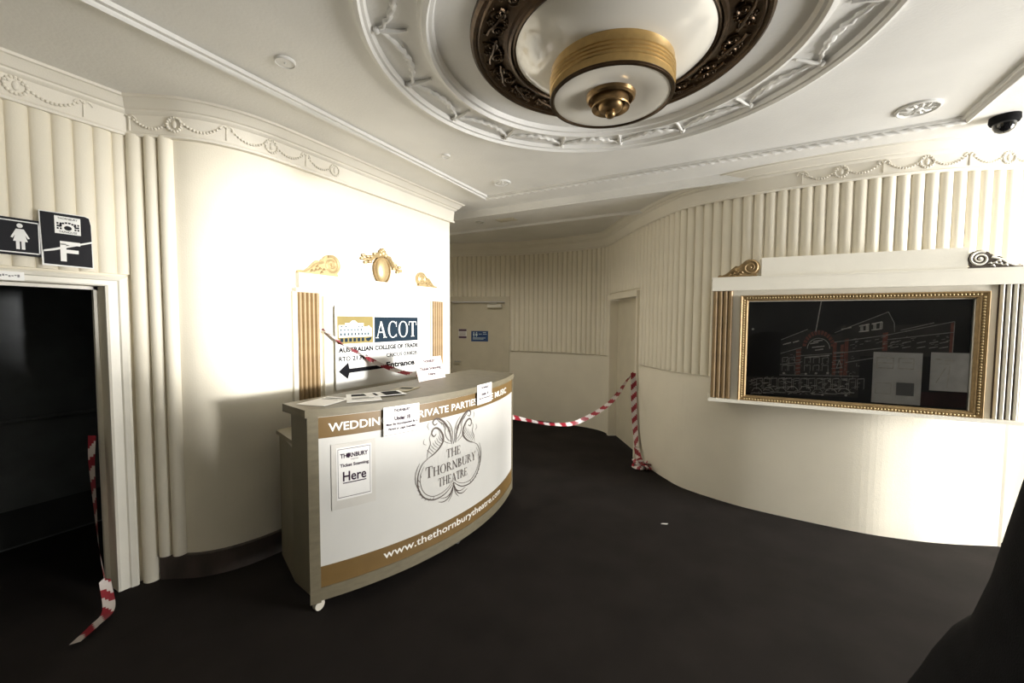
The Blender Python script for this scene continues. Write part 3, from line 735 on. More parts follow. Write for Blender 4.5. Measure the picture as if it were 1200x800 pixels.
for k in range(7): bw.poly(KS, [(2.352+k*0.036,1.655),(2.366+k*0.036,1.655),(2.366+k*0.036,1.672),(2.352+k*0.036,1.672)], 0.0112)
for x in (2.355, 2.40, 2.54, 2.575): bw.poly(KS, [(x,1.688),(x+.016,1.688),(x+.016,1.698),(x,1.698)], 0.0112)
for k in range(6): bw.poly(KS, [(2.350+k*0.045,1.560),(2.380+k*0.045,1.560),(2.380+k*0.045,1.592),(2.350+k*0.045,1.592)], 0.0112)
bw.poly(KS, [(2.62,1.585),(2.69,1.595),(2.685,1.575),(2.655,1.555),(2.63,1.565)], 0.0112)
tag(obj('building_windows', bw, 'sign_blue', sg_), kind='stuff')
tx = Lines()
put_text(tx, 'AUSTRALIAN COLLEGE OF TRADE', KS, 2.330, 3.320, 1.469, 1.514, 0.0105, 0.045)
put_text(tx, 'RTO', KS, 2.334, 2.452, 1.394, 1.436, 0.0105, 0.03); put_text(tx, '21393', KS, 2.474, 2.642, 1.394, 1.436, 0.0105, 0.03)
put_text(tx, 'CRICOS', KS, 2.872, 3.085, 1.394, 1.432, 0.0105, 0.025); put_text(tx, '03082B', KS, 3.108, 3.306, 1.394, 1.432, 0.0105, 0.025)
put_text(tx, 'Entrance', KS, 2.870, 3.266, 1.288, 1.347, 0.0105, 0.04)
obj('lettering', tx, 'ink_black', sg_)
obj('arrow', MB().poly(KS, [(2.329,1.309),(2.428,1.381),(2.440,1.326),(2.837,1.326),(2.845,1.31),(2.837,1.292),(2.440,1.288),(2.420,1.238)], 0.0105), 'ink_black', sg_)

# ================================================================== RECEPTION COUNTER
UX, UY, CR = -4.047, 2.7404, 2.2756
A0 = math.radians(-32.13); AL = 2.085
def cf(s_, z, lift=0.0):                                # point on the curved front
    a = A0 + s_/CR; return (UX + (CR+lift)*math.cos(a), UY + (CR+lift)*math.sin(a), z)
CT = 1.232
ctr = thing('reception_counter', 'curved greige reception counter with white theatre banner front on castors', 'counter', (-2.1, 2.55, 0))
def dshape(lift, s0, s1, bx, ya, yb, n=36):            # plan: curved front, straight back
    P = [cf(s0 + (s1-s0)*k/n, 0, lift)[:2] for k in range(n+1)]
    return P + [(bx, yb), (bx, ya)]
def slab(mb, plan, z0, z1):
    n = len(plan)
    return mb.add([(x, y, z0) for x, y in plan] + [(x, y, z1) for x, y in plan], [tuple(range(n))[::-1], tuple(range(n, 2*n))] + [(i, (i+1)%n, n+(i+1)%n, n+i) for i in range(n)])
obj('body', slab(MB(), dshape(-0.02, -0.035, AL-0.015, -2.40, 1.555, 3.58), 0.09, 1.185), 'counter_side', ctr, smooth=30)
obj('work_shelf', MB().add([(-2.40,1.557,0.09),(-2.76,1.70,0.09),(-2.76,3.50,0.09),(-2.40,3.56,0.09),(-2.40,1.557,0.955),(-2.76,1.70,0.955),(-2.76,3.50,0.955),(-2.40,3.56,0.955)], [(0,1,2,3),(7,6,5,4),(0,4,5,1),(1,5,6,2),(2,6,7,3),(3,7,4,0)]), 'counter_side', ctr)
obj('shelf_top', MB().add([(-2.385,1.57,0.955),(-2.78,1.69,0.955),(-2.78,3.51,0.955),(-2.385,3.57,0.955),(-2.385,1.57,0.98),(-2.78,1.69,0.98),(-2.78,3.51,0.98),(-2.385,3.57,0.98)], [(0,1,2,3),(7,6,5,4),(0,4,5,1),(1,5,6,2),(2,6,7,3),(3,7,4,0)]), 'counter_paint', ctr)
obj('top', slab(MB(), dshape(0.022, -0.062, AL+0.012, -2.43, 1.52, 3.61), 1.185, CT), 'counter_paint', ctr, smooth=30)
def bent(mb, s0, s1, z0, z1, l0, l1, n=40):             # bent box that follows the front
    vs_ = []
    for k in range(n+1):
        s_ = s0 + (s1-s0)*k/n; vs_ += [cf(s_, z0, l0), cf(s_, z0, l1), cf(s_, z1, l1), cf(s_, z1, l0)]
    fs_ = [(4*k+j, 4*k+(j+1)%4, 4*k+4+(j+1)%4, 4*k+4+j) for k in range(n) for j in range(4)] + [(0,1,2,3)[::-1], (4*n, 4*n+1, 4*n+2, 4*n+3)]
    return mb.add(vs_, fs_)
obj('stile', bent(MB(), -0.052, 0.006, 0.07, 1.185, -0.03, 0.014, 2), 'counter_paint', ctr)
obj('stile', bent(MB(), AL-0.03, AL+0.005, 0.07, 1.185, -0.03, 0.014, 2), 'counter_paint', ctr)
obj('bottom_rail', bent(MB(), 0.006, AL-0.03, 0.08, 0.158, -0.03, 0.012), 'counter_paint', ctr, smooth=30)
ban = obj('banner', bent(MB(), 0.006, AL-0.03, 0.158, 1.185, -0.02, 0.006), 'print_white', ctr, smooth=30)
obj('gold_band', bent(MB(), 0.006, AL-0.03, 1.055, 1.180, 0.006, 0.0075), 'print_gold', ban, smooth=30)
obj('gold_band', bent(MB(), 0.006, AL-0.03, 0.158, 0.285, 0.006, 0.0075), 'print_gold', ban, smooth=30)
lt = Lines()
put_text(lt, 'WEDDINGS', cf, 0.060, 0.455, 1.088, 1.140, 0.009, 0.02)
put_text(lt, 'PRIVATE PARTIES', cf, 0.590, 1.215, 1.088, 1.140, 0.009, 0.02)
put_text(lt, 'LIVE MUSIC', cf, 1.300, 1.800, 1.088, 1.140, 0.009, 0.02)
for s_ in (0.52, 1.26): lt.poly(cf, [(s_+0.011*math.cos(2*PI*k/10), 1.114+0.011*math.sin(2*PI*k/10)) for k in range(10)], 0.009)
put_text(lt, 'www.thethornburytheatre.com', cf, 0.375, 1.640, 0.192, 0.262, 0.009, 0.012)
obj('lettering', lt, 'letter_white', ban)
# emblem: ornamental cartouche drawn in line, with the theatre's name
em = MB(); EC, EZ, D9 = 0.945, 0.69, 0.0082
E2 = lambda x, y, d_: cf(EC + x, EZ + y, d_)
def both(pts, w):
    w *= 0.85
    for sg in (-1, 1): stroke(em, E2, [(sg*x, y) for x, y in pts], w, D9)
both([(0.0,-0.135),(0.04,-0.17),(0.10,-0.20),(0.19,-0.205),(0.27,-0.165),(0.315,-0.09),(0.318,0.0),(0.285,0.07),(0.23,0.105)], 0.012)
both([(0.0,-0.115),(0.05,-0.155),(0.12,-0.18),(0.20,-0.178),(0.265,-0.135),(0.297,-0.07),(0.298,0.0),(0.268,0.055)], 0.006)
both([(0.30,-0.12),(0.335,-0.05),(0.335,0.02),(0.305,0.085)], 0.006)
both([(0.23,0.105),(0.18,0.125),(0.13,0.16),(0.10,0.205),(0.115,0.26),(0.155,0.30),(0.19,0.30),(0.205,0.27),(0.185,0.245),(0.165,0.26)], 0.018)
both([(0.245,0.10),(0.235,0.16),(0.215,0.20),(0.225,0.245),(0.205,0.27)], 0.006)
both([(0.02,0.155),(0.03,0.22),(0.06,0.29),(0.11,0.345),(0.165,0.37),(0.195,0.35),(0.18,0.325),(0.155,0.335)], 0.018)
both([(0.015,0.17),(0.06,0.20),(0.085,0.25),(0.09,0.30),(0.13,0.34)], 0.007)
both([(0.03,0.16),(0.075,0.18),(0.12,0.22),(0.14,0.275)], 0.006)
both([(0.0,0.15),(0.012,0.20),(0.015,0.26),(0.04,0.31),(0.075,0.345)], 0.008)
for k in range(7):                                      # leaf barbs along the crest
    f = k/6; both([(0.10+0.10*f, 0.19-0.07*f),(0.135+0.09*f, 0.215-0.07*f),(0.145+0.10*f, 0.245-0.08*f)], 0.005)
for k in range(6):
    f = k/5; both([(0.04+0.09*f, 0.23+0.10*f),(0.03+0.12*f, 0.265+0.09*f),(0.05+0.13*f, 0.29+0.085*f)], 0.005)
for k in range(9):                                      # gadroon strokes round the belly
    a = math.radians(-150 + 16*k); 
    both([(0.20+0.105*math.cos(a+0.9), -0.075+0.11*math.sin(a+0.9)),(0.20+0.128*math.cos(a+1.05), -0.075+0.132*math.sin(a+1.05))], 0.006)
both([(0.0,-0.14),(0.015,-0.19),(0.05,-0.235),(0.10,-0.25),(0.15,-0.235)], 0.010)
both([(0.0,-0.15),(0.03,-0.205),(0.075,-0.225),(0.13,-0.215)], 0.008)
both([(0.0,-0.16),(0.02,-0.225),(0.055,-0.265)], 0.007)
both([(0.225,0.30),(0.24,0.33),(0.225,0.355)], 0.005); both([(0.25,0.20),(0.275,0.215),(0.265,0.245)], 0.005)
put_serif(em, 'THE', E2, -0.072, 0.072, 0.062, 0.125, 0.0086)
put_serif(em, 'THORNBURY', E2, -0.258, 0.258, -0.038, 0.042, 0.0086, 0.82)
put_serif(em, 'THEATRE', E2, -0.148, 0.148, -0.128, -0.066, 0.0086)
tag(obj('emblem', em, 'ink_brown', ban), kind='stuff')
# castors and corner feet
for (x, y) in ((-2.155, 1.545), (-1.86, 2.55), (-2.0, 3.50), (-2.68, 1.80), (-2.68, 3.42)):
    c = obj('castor', MB().box(x-0.028, x+0.028, y-0.028, y+0.028, 0.055, 0.092), 'castor_white', ctr)
    obj('wheel', MB().tube([(x-0.014, y, 0.032), (x+0.014, y, 0.032)], 0.032, 16), 'castor_white' if y < 1.6 else 'rubber', c, smooth=40)

# ---- notices fixed to the counter
def notice_frame(parent, fn, u0, u1, v0, v1, d_, m='paper'): return None
n1 = thing('notice', 'A4 Ticket Scanning Here notice in a clear sleeve on the banner', 'notice', cf(0.20, 0.615, 0.01), 'notices taped to the counter')
obj('sleeve', bent(MB(), 0.072, 0.330, 0.610, 1.008, 0.0085, 0.0105, 8), 'sleeve', n1)
obj('page', bent(MB(), 0.100, 0.305, 0.665, 0.985, 0.0105, 0.0118, 8), 'paper', n1)
tx = Lines()
for a, b, c, d_ in ((0.108,0.297,0.972,0.975), (0.108,0.297,0.678,0.681), (0.108,0.110,0.678,0.975), (0.295,0.297,0.678,0.975)): bent(tx.rules, a, b, c, d_, 0.012, 0.0125, 8)
put_text(tx, 'TH RNBURY', cf, 0.122, 0.283, 0.918, 0.946, 0.0126, 0.035)
tx.poly(cf, [(0.168+0.010*math.cos(2*PI*k/12), 0.932+0.016*math.sin(2*PI*k/12)) for k in range(12)], 0.0126)
put_text(tx, 'THEATRE', cf, 0.18, 0.225, 0.902, 0.909, 0.0126)
put_text(tx, 'Ticket Scanning', cf, 0.120, 0.288, 0.858, 0.884, 0.0126, 0.035)
put_text(tx, 'Here', cf, 0.135, 0.272, 0.775, 0.835, 0.0126, 0.02)
bent(tx.rules, 0.135, 0.272, 0.762, 0.768, 0.012, 0.0126, 8)
obj('print', tx, 'ink_purple', n1)
n2 = thing('notice', 'landscape Under 18 notice taped over the gold heading', 'notice', cf(0.50, 1.005, 0.01), 'notices taped to the counter')
obj('page', bent(MB(), 0.378, 0.628, 1.008, 1.198, 0.024, 0.0262, 8), 'paper', n2)
tx = Lines()
put_text(tx, 'THORNBURY', cf, 0.445, 0.562, 1.160, 1.180, 0.0272, 0.035); put_text(tx, 'THEATRE', cf, 0.48, 0.525, 1.146, 1.153, 0.0272)
put_text(tx, 'Under 18', cf, 0.450, 0.560, 1.105, 1.133, 0.0272, 0.045)
put_text(tx, 'Must Be Accompanied By a', cf, 0.395, 0.612, 1.072, 1.092, 0.0272, 0.035); put_text(tx, 'Parent or Legal Guardian', cf, 0.410, 0.598, 1.042, 1.062, 0.0272, 0.035)
for a, b, c, d_ in ((0.386,0.620,1.188,1.190), (0.386,0.620,1.016,1.018)): bent(tx.rules, a, b, c, d_, 0.0264, 0.0272, 8)
obj('print', tx, 'ink_purple', n2)
n3 = thing('notice', 'small notice taped at the right end of the heading', 'notice', cf(1.31, 1.10, 0.01), 'notices taped to the counter')
obj('page', bent(MB(), 1.200, 1.420, 1.085, 1.243, 0.024, 0.0262, 8), 'paper', n3)
tx = Lines()
put_text(tx, 'THORNBURY', cf, 1.245, 1.375, 1.205, 1.224, 0.0272, 0.035); put_text(tx, 'THEATRE', cf, 1.285, 1.335, 1.190, 1.197, 0.0272)
put_text(tx, 'Under 18', cf, 1.255, 1.365, 1.152, 1.176, 0.0272, 0.045); put_text(tx, 'Must Be Accompanied', cf, 1.225, 1.395, 1.122, 1.138, 0.0272, 0.035)
obj('print', tx, 'ink_purple', n3)
# standing notice on the counter top
n4 = thing('standing_notice', 'pale Ticket Scanning Here card standing on the counter top', 'notice', (-2.3, 2.76, CT))
lean = 0.06
F4 = lambda u, v, d_: (-2.30 + d_ - lean*(v-CT)/0.2, u + 0.035, v)
obj('card', MB().fbox(F4, 2.582, 2.940, CT+0.001, CT+0.194, 0, 0.003), 'paper_pink', n4)
obj('strut', MB().add([(-2.302,2.70,CT+0.001),(-2.302,2.82,CT+0.001),(-2.40,2.80,CT+0.001),(-2.40,2.72,CT+0.001),(-2.345,2.73,CT+0.14),(-2.345,2.79,CT+0.14)], [(3,2,5,4),(2,1,5),(0,3,4),(0,4,5,1),(0,1,2,3)]), 'paper', n4)
tx = Lines()
put_text(tx, 'THORNBURY', F4, 2.685, 2.845, CT+0.148, CT+0.172, 0.0042, 0.035); put_text(tx, 'THEATRE', F4, 2.735, 2.795, CT+0.130, CT+0.138, 0.0042)
put_text(tx, 'Ticket Scanning', F4, 2.622, 2.905, CT+0.080, CT+0.112, 0.0042, 0.035); put_text(tx, 'Here', F4, 2.72, 2.81, CT+0.038, CT+0.064, 0.0042, 0.035)
obj('print', tx, 'ink_purple', n4)
# loose leaflets on the counter top
def leaflet(x, y, rz, w, h, k, m, label, marks):
    o = thing('leaflet', label, 'leaflet', (x, y, CT + 0.001 + 0.0025*k), 'leaflets on the counter top')
    c, s_ = math.cos(rz), math.sin(rz); z = CT + 0.001 + 0.0025*k
    F = lambda u, v, d_: (x + u*c - v*s_, y + u*s_ + v*c, z + d_ + 0.008*max(0, u/w)**2)
    mb = MB(); n = 6
    for i in range(n):
        mb.fbox(F, -w/2 + w*i/n, -w/2 + w*(i+1)/n, -h/2, h/2, 0, 0.0015)
    obj('sheet', mb, m, o)
    pm = MB()
    for (a, b, c_, d2) in marks: pm.poly(F, [(a*w, b*h), (c_*w, b*h), (c_*w, d2*h), (a*w, d2*h)], 0.0022)
    tag(obj('print', pm, 'ink_black', o), kind='stuff')
leaflet(-2.26, 1.70, 0.2, 0.21, 0.27, 0, 'paper', 'white leaflet lying at the left end of the counter top', [(-.4,.30,.3,.36), (-.4,.18,.2,.22)])
leaflet(-2.15, 1.90, 0.9, 0.21, 0.297, 1, 'paper', 'white sheet with black heading lying askew on the counter', [(-.35,.15,.1,.42), (-.35,-.1,.35,-.06), (-.35,-.2,.3,-.16)])
leaflet(-2.12, 2.06, -0.5, 0.18, 0.25, 2, 'paper', 'white flyer with dark picture on top of the leaflets', [(-.42,-.05,.42,.40), (-.3,-.3,.3,-.22)])
leaflet(-2.16, 2.30, 0.25, 0.15, 0.21, 0, 'sign_gold', 'gold flyer beside the white leaflets on the counter', [(-.35,.0,.35,.25)])

# ================================================================== DISPLAY CASE on the right wall
DP = Vector((-0.17, 4.155)); DDv = (Vector((1.86, 4.255)) - DP).normalized(); DN = Vector((DDv.y, -DDv.x))
DF = lambda u, v, d_: (DP.x + DDv.x*u + DN.x*d_, DP.y + DDv.y*u + DN.y*d_, v)
case = thing('display_case', 'cream wall display case with gilt frame, fluted pilasters and carved scrolls', 'display case', DF(1.0, 1.0, 0))
bk = MB().fbox(DF, 0.0, 2.0, 1.03, 1.10, -0.08, -0.02).fbox(DF, 0.0, 0.285, 1.10, 1.93, -0.08, -0.02).fbox(DF, 1.73, 2.0, 1.10, 1.93, -0.08, -0.02).fbox(DF, 0.0, 2.0, 1.93, 2.04, -0.08, -0.02)
bk.fbox(DF, 0.0, 0.02, 1.03, 2.04, -0.26, -0.08).fbox(DF, 1.98, 2.0, 1.03, 2.04, -0.26, -0.08)
obj('carcass', bk, 'trim_white', case)
obj('sill', MB().fbox(DF, -0.012, 2.02, 1.028, 1.056, -0.25, 0.035), 'trim_white', case)
obj('header', MB().fbox(DF, -0.005, 2.01, 2.030, 2.146, -0.25, 0.012).fbox(DF, -0.01, 2.015, 2.140, 2.150, -0.25, 0.018), 'trim_white', case)
obj('upper_board', MB().fbox(DF, 0.375, 1.672, 2.15, 2.306, -0.22, 0.004), 'trim_white', case)
for nm, a, b, m_ in (('pilaster', 0.006, 0.166, 'tan_gold'), ('pilaster', 1.848, 1.985, 'tan_gold')):
    pb = obj(nm, MB().fbox(DF, a, b, 1.056, 2.030, -0.03, -0.012), m_ if a < 1 else 'scroll_dark', case)
    n = 4; w = (b-a)/n
    rme = reed_mesh('reed', w*(0.94 if a < 1 else 0.6), 0.020, 1.058, 2.028, m_ if a < 1 else 'trim_white', 8)  # right pilaster: highlights and dark gaps painted as white reeds on dark backing
    for k in range(n):
        o = link('reed', rme, pb); q = DF(a + w*(k+0.5), 0, -0.012); o.location = q; o.rotation_euler = (0, 0, math.atan2(DDv.y, DDv.x))
# gilt picture frame: four mitred sides with bead rows
fo = (0.225, 1.800, 1.043, 1.985); fi = (0.288, 1.738, 1.100, 1.934)
prf = [(0.0, -0.02), (0.0, 0.012), (0.10, 0.020), (0.22, 0.016), (0.30, 0.008), (0.62, 0.002), (0.70, 0.008), (0.80, 0.008), (0.88, -0.002), (1.0, -0.014), (1.0, -0.042)]
def corner(f, k):
    o_ = [(fo[0],fo[2]),(fo[1],fo[2]),(fo[1],fo[3]),(fo[0],fo[3])][k % 4]; i_ = [(fi[0],fi[2]),(fi[1],fi[2]),(fi[1],fi[3]),(fi[0],fi[3])][k % 4]
    return (o_[0]+(i_[0]-o_[0])*f, o_[1]+(i_[1]-o_[1])*f)
for k in range(4):
    mb = MB()
    for (fa, da), (fb, db) in zip(prf, prf[1:]):
        a, b, c, d_ = corner(fa, k), corner(fa, k+1), corner(fb, k+1), corner(fb, k)
        mb.add([DF(a[0],a[1],da), DF(b[0],b[1],da), DF(c[0],c[1],db), DF(d_[0],d_[1],db)], [(0,1,2,3)])
    gf = obj('gilt_frame_side', mb, 'gold_paint', case)
    a, b = corner(0.46, k), corner(0.46, k+1); L = math.hypot(b[0]-a[0], b[1]-a[1]); n = int(L/0.021); mb = MB()
    for i in range(1, n):
        mb.ball(DF(a[0]+(b[0]-a[0])*i/n, a[1]+(b[1]-a[1])*i/n, 0.008), 0.0085, 6, 4)
    tag(obj('bead_row', mb, 'gold_bright', gf, smooth=60), kind='stuff')
# poster of the old theatre facade: flat print
po = thing('poster', 'dark poster picturing a theatre facade with arched window, in the display case', 'poster', DF(1.0, 1.06, -0.078))
obj('board', MB().fbox(DF, 0.255, 1.765, 1.06, 1.965, -0.046, -0.042), 'poster_black', po)
def pz(x, y):                                           # artwork grid 1200 x 619 laid into the frame opening
    fx_ = (x-60)/1015.0; top = 55-15*fx_; bot = 478+62*fx_
    return (fi[0] + (fi[1]-fi[0])*fx_, fi[3] - (fi[3]-fi[2])*(y-top)/(bot-top))
art = {'poster_dark': MB(), 'poster_grey': MB(), 'poster_light': MB(), 'poster_red': MB(), 'poster_maroon': MB()}
LV = {'poster_dark': -0.0412, 'poster_maroon': -0.0410, 'poster_grey': -0.0402, 'poster_red': -0.0406, 'poster_light': -0.0396}
def ar(m, pts): art[m].poly(DF, [pz(*p) for p in pts], LV[m])
def al(m, a, b, w=3): 
    q = _bar(a, b, w); ar(m, q)
ar('poster_dark', [(238,235),(370,180),(500,205),(735,100),(760,160),(1005,145),(1005,300),(620,300),(620,390),(238,390)])
ar('poster_dark', [(60,395),(620,395),(620,490),(60,470)])
ar('poster_maroon', [(870,460),(1070,460),(1065,530),(870,520)])
# roof storey
for a, b in (((240,228),(370,180)), ((500,195),(735,100)), ((735,100),(762,150)), ((500,238),(730,205)), ((730,205),(1005,142)), ((790,183),(925,148)), ((240,290),(345,262)), ((500,290),(725,262)), ((735,225),(1005,190)), ((238,388),(620,392)), ((240,340),(345,330)), ((555,330),(725,300)), ((1005,142),(1003,280)), ((762,150),(765,190)), ((340,300),(492,290))): al('poster_grey', a, b, 3.5)
for a, b in (((610,165),(655,155)), ((665,155),(710,145)), ((610,190),(655,185)), ((665,182),(710,176)), ((530,180),(575,170)), ((250,250),(290,240)), ((300,240),(330,232)), ((430,55),(410,190)), ((360,308),(480,298))): al('poster_light', a, b, 5)
for x, y in ((615,160),(640,158),(672,152),(700,148)): ar('poster_grey', [(x,y),(x+14,y-3),(x+14,y+28),(x,y+30)])
ring = lambda cx, cy, rx, ry, a0, a1, n: [(cx+rx*math.cos(a0+(a1-a0)*k/n), cy-ry*math.sin(a0+(a1-a0)*k/n)) for k in range(n+1)]
o1, o2 = ring(426,262,78,78,0.05,PI-0.05,13), ring(426,262,60,58,0.05,PI-0.05,13)
for k in range(13):
    f = 0.14; ar('poster_red', [tuple(Vector(o1[k]).lerp(Vector(o1[k+1]), f)), tuple(Vector(o1[k]).lerp(Vector(o1[k+1]), 1-f)), tuple(Vector(o2[k]).lerp(Vector(o2[k+1]), 1-f)), tuple(Vector(o2[k]).lerp(Vector(o2[k+1]), f))])
i1_ = ring(426,268,54,48,0.0,PI,12)
for a, b in zip(i1_, i1_[1:]): al('poster_light', a, b, 3)
for x, y, w in ((385,245,40),(395,262,60),(400,235,45),(410,275,40)): al('poster_light', (x,y), (x+w,y-6), 5)
for (x0, y0, x1, y1) in ((318,272,342,388), (495,240,512,388), (530,250,545,388), (548,225,566,388), (716,195,738,275), (990,150,1003,280)): ar('poster_red', [(x0,y0),(x1,y0-4),(x1,y1),(x0,y1)])
for y in range(285, 385, 18): al('poster_grey', (318,y), (342,y-2), 3); al('poster_grey', (498,y), (545,y-3), 3)
for x in (250, 285, 362, 405, 448): 
    for yy in (310, 345):
        al('poster_grey', (x,yy), (x+28,yy-3), 3); al('poster_grey', (x,yy), (x,yy+24), 3); al('poster_grey', (x+28,yy-3), (x+28,yy+24), 3)
for x in (750, 800, 860, 910, 950): al('poster_grey', (x,240), (x+35,232), 4); al('poster_grey', (x,262), (x+35,255), 4)
al('poster_light', (515,355), (527,320), 3); al('poster_light', (527,320), (540,352), 3); al('poster_light', (515,356), (540,352), 3)
# street level: shopfronts and parked cars
for x in range(120, 625, 38):
    al('poster_grey', (x,405), (x+30,403), 4); al('poster_grey', (x,405), (x,455), 3); al('poster_grey', (x+30,403), (x+30,452), 3)
for x in range(95, 560, 62):
    yb = 455 + (x % 7)*2
    for a, b in zip([(x,yb),(x+12,yb-14),(x+36,yb-15),(x+52,yb-2)], [(x+12,yb-14),(x+36,yb-15),(x+52,yb-2),(x+54,yb+6)]): al('poster_light' if x % 3 else 'poster_grey', a, b, 3.5)
    al('poster_grey', (x-4,yb+8), (x+54,yb+10), 5)
for x, y in ((260,380),(370,383),(420,380),(475,378),(455,478),(565,480),(90,180)): art['poster_light'].poly(DF, [pz(x+7*math.cos(2*PI*k/8), y+5*math.sin(2*PI*k/8)) for k in range(8)], LV['poster_light'])
rp = random.Random(3)
for k in range(150):                                    # street clutter and facade detail
    x = rp.uniform(75, 615); y = rp.uniform(400, 478); l = rp.uniform(6, 26)
    al(rp.choice(('poster_grey', 'poster_grey', 'poster_light')), (x, y), (x + l, y + rp.uniform(-7, 5)), rp.uniform(2, 4))
for k in range(60):
    x = rp.uniform(245, 615); y = rp.uniform(295, 388); l = rp.uniform(4, 16)
    al('poster_grey', (x, y), (x, y + l) if k % 2 else (x + l, y - 1), 2.2)
for k in range(40):
    x = rp.uniform(560, 985); y = rp.uniform(225, 275) - (x-560)*0.07; l = rp.uniform(6, 22)
    al('poster_grey', (x, y), (x + l, y - l*0.2), 2.2)
for m, mb in art.items(): tag(obj('artwork', mb, m, po), kind='stuff')
obj('glass_pane', MB().fbox(DF, 0.27, 1.755, 1.08, 1.95, -0.026, -0.022), 'pane_glass', case)
# sheets pinned behind the glass
def sheet(a, b, z0, z1, label, smudge):
    o = thing('pinned_sheet', label, 'paper sheet', DF((a+b)/2, z0, -0.08), 'sheets in the display case')
    obj('page', MB().fbox(DF, a, b, z0, z1, -0.037, -0.035), 'sheet_grey', o)
    for nm, m_, d_, polys in smudge:
        mb = MB()
        for P in polys: mb.poly(DF, [(a+(b-a)*x, z0+(z1-z0)*y) for x, y in P], d_)
        tag(obj(nm, mb, m_, o), kind='stuff')
R_ = lambda x0, y0, x1, y1: [(x0,y0),(x1,y0),(x1,y1),(x0,y1)]
def box_lines(x0, y0, x1, y1, w=0.02): return [R_(x0,y0,x1,y0+w), R_(x0,y1-w,x1,y1), R_(x0,y0,x0+w,y1), R_(x1-w,y0,x1,y1)]
sheet(1.172, 1.468, 1.112, 1.518, 'tall crumpled grey sheet with faint boxes behind the display glass',
      [('print', 'ink_grey', -0.0335, [R_(0.50,0.17,0.86,0.42)]), ('print', 'poster_light', -0.0338, box_lines(0.07,0.68,0.43,0.90) + box_lines(0.52,0.68,0.84,0.90) + box_lines(0.07,0.18,0.40,0.40, 0.012) + [R_(0.10,0.78,0.40,0.80), R_(0.60,0.80,0.80,0.82)])])
sheet(1.515, 1.728, 1.235, 1.528, 'small crumpled grey sheet at the right of the display poster',
      [('print', 'poster_light', -0.0338, [R_(0.12,0.80,0.30,0.84), R_(0.36,0.78,0.62,0.81), R_(0.20,0.70,0.50,0.72), [(0.45,0.1),(0.48,0.1),(0.52,0.66),(0.50,0.68)], [(0.15,0.2),(0.18,0.2),(0.42,0.62),(0.40,0.64)]])])
for flip, (a, b), mb_, mr_ in ((False, (0.035, 0.375), 'gold_paint', 'gold_paint'), (True, (1.660, 1.955), 'scroll_dark', 'trim_white')):
    scroll_parts(case, (lambda u, v, d_: DF(u, v, d_ - 0.03)), a, b, 2.151, mb_, mr_, flip, 0.035)

# ================================================================== SIGNS round the washroom door
SX = -3.43 + 0.030
SF = lambda u, v, d_: (SX + d_, u, v)
ls = thing('toilet_sign', 'black sign with silver woman symbol above the left doorway', 'sign', SF(0.63, 2.09, 0))
obj('plate', MB().fbox(SF, 0.53, 0.775, 2.088, 2.285, 0, 0.010), 'sign_black', ls)
bo = MB(); a, b, c, d_ = 0.541, 0.764, 2.100, 2.273
for q in ((a,b,c,c+.006), (a,b,d_-.006,d_), (a,a+.005,c,d_), (b-.005,b,c,d_)): bo.fbox(SF, q[0], q[1], q[2], q[3], 0.010, 0.0108)
obj('border', bo, 'sheet_grey', ls)
wm = MB(); wx = 0.693
wm.poly(SF, [(wx+0.011*math.cos(2*PI*k/14), 2.246+0.012*math.sin(2*PI*k/14)) for k in range(14)], 0.0115)
wm.poly(SF, [(wx-.014,2.228),(wx+.014,2.228),(wx+.034,2.182),(wx+.027,2.178),(wx+.018,2.196),(wx+.026,2.162),(wx-.026,2.162),(wx-.018,2.196),(wx-.027,2.178),(wx-.034,2.182)], 0.0115)
wm.poly(SF, R_(wx-.016,2.120,wx-.003,2.163), 0.0115); wm.poly(SF, R_(wx+.003,2.120,wx+.016,2.163), 0.0115)
tag(obj('woman_symbol', wm, 'sheet_grey', ls), kind='stuff')
fs = thing('door_sign', 'creased black poster with white building logo and letter F above doorway', 'sign', SF(0.87, 2.05, 0.012))
F0 = 0.016
obj('backing', MB().prism(SF, [(0.768,2.046),(0.975,2.046),(0.972,2.30),(0.965,2.345),(0.945,2.352),(0.762,2.348)], 0.011, 0.0145), 'sign_white', fs)
obj('lower_half', MB().prism(SF, [(0.775,2.056),(0.971,2.052),(0.970,2.196),(0.775,2.122)], 0.0145, F0), 'sign_black', fs)
obj('upper_half', MB().prism(SF, [(0.772,2.130),(0.970,2.206),(0.969,2.30),(0.962,2.34),(0.944,2.347),(0.768,2.343)], 0.0145, F0+0.004), 'sign_black', fs)
lg = MB(); lg.poly(SF, R_(0.820,2.232,0.925,2.330), F0+0.0048)
obj('logo_panel', lg, 'sign_white', fs)
ld_ = Lines(); put_text(ld_, 'THORNBURY', SF, 0.832, 0.913, 2.312, 2.324, F0+0.0056, 0.01); put_text(ld_, 'TAPHOUSE', SF, 0.836, 0.909, 2.237, 2.249, F0+0.0056, 0.01)
for k in range(8):
    a, b = PI*k/8, PI*(k+1)/8
    ld_.poly(SF, [(0.8725+r*math.cos(t), 2.268+r*0.8*math.sin(t)) for r, t in ((.040,a+.05),(.040,b-.05),(.029,b-.05),(.029,a+.05))], F0+0.0056)
for x in (0.828, 0.840, 0.899, 0.911):
    for z in (2.256, 2.270, 2.284): ld_.poly(SF, R_(x,z,x+.008,z+.010), F0+0.0056)
ld_.poly(SF, [(0.8725+0.016*math.cos(2*PI*k/12), 2.266+0.013*math.sin(2*PI*k/12)) for k in range(12)], F0+0.0056)
obj('logo', ld_, 'sign_black', fs)
fl = MB()
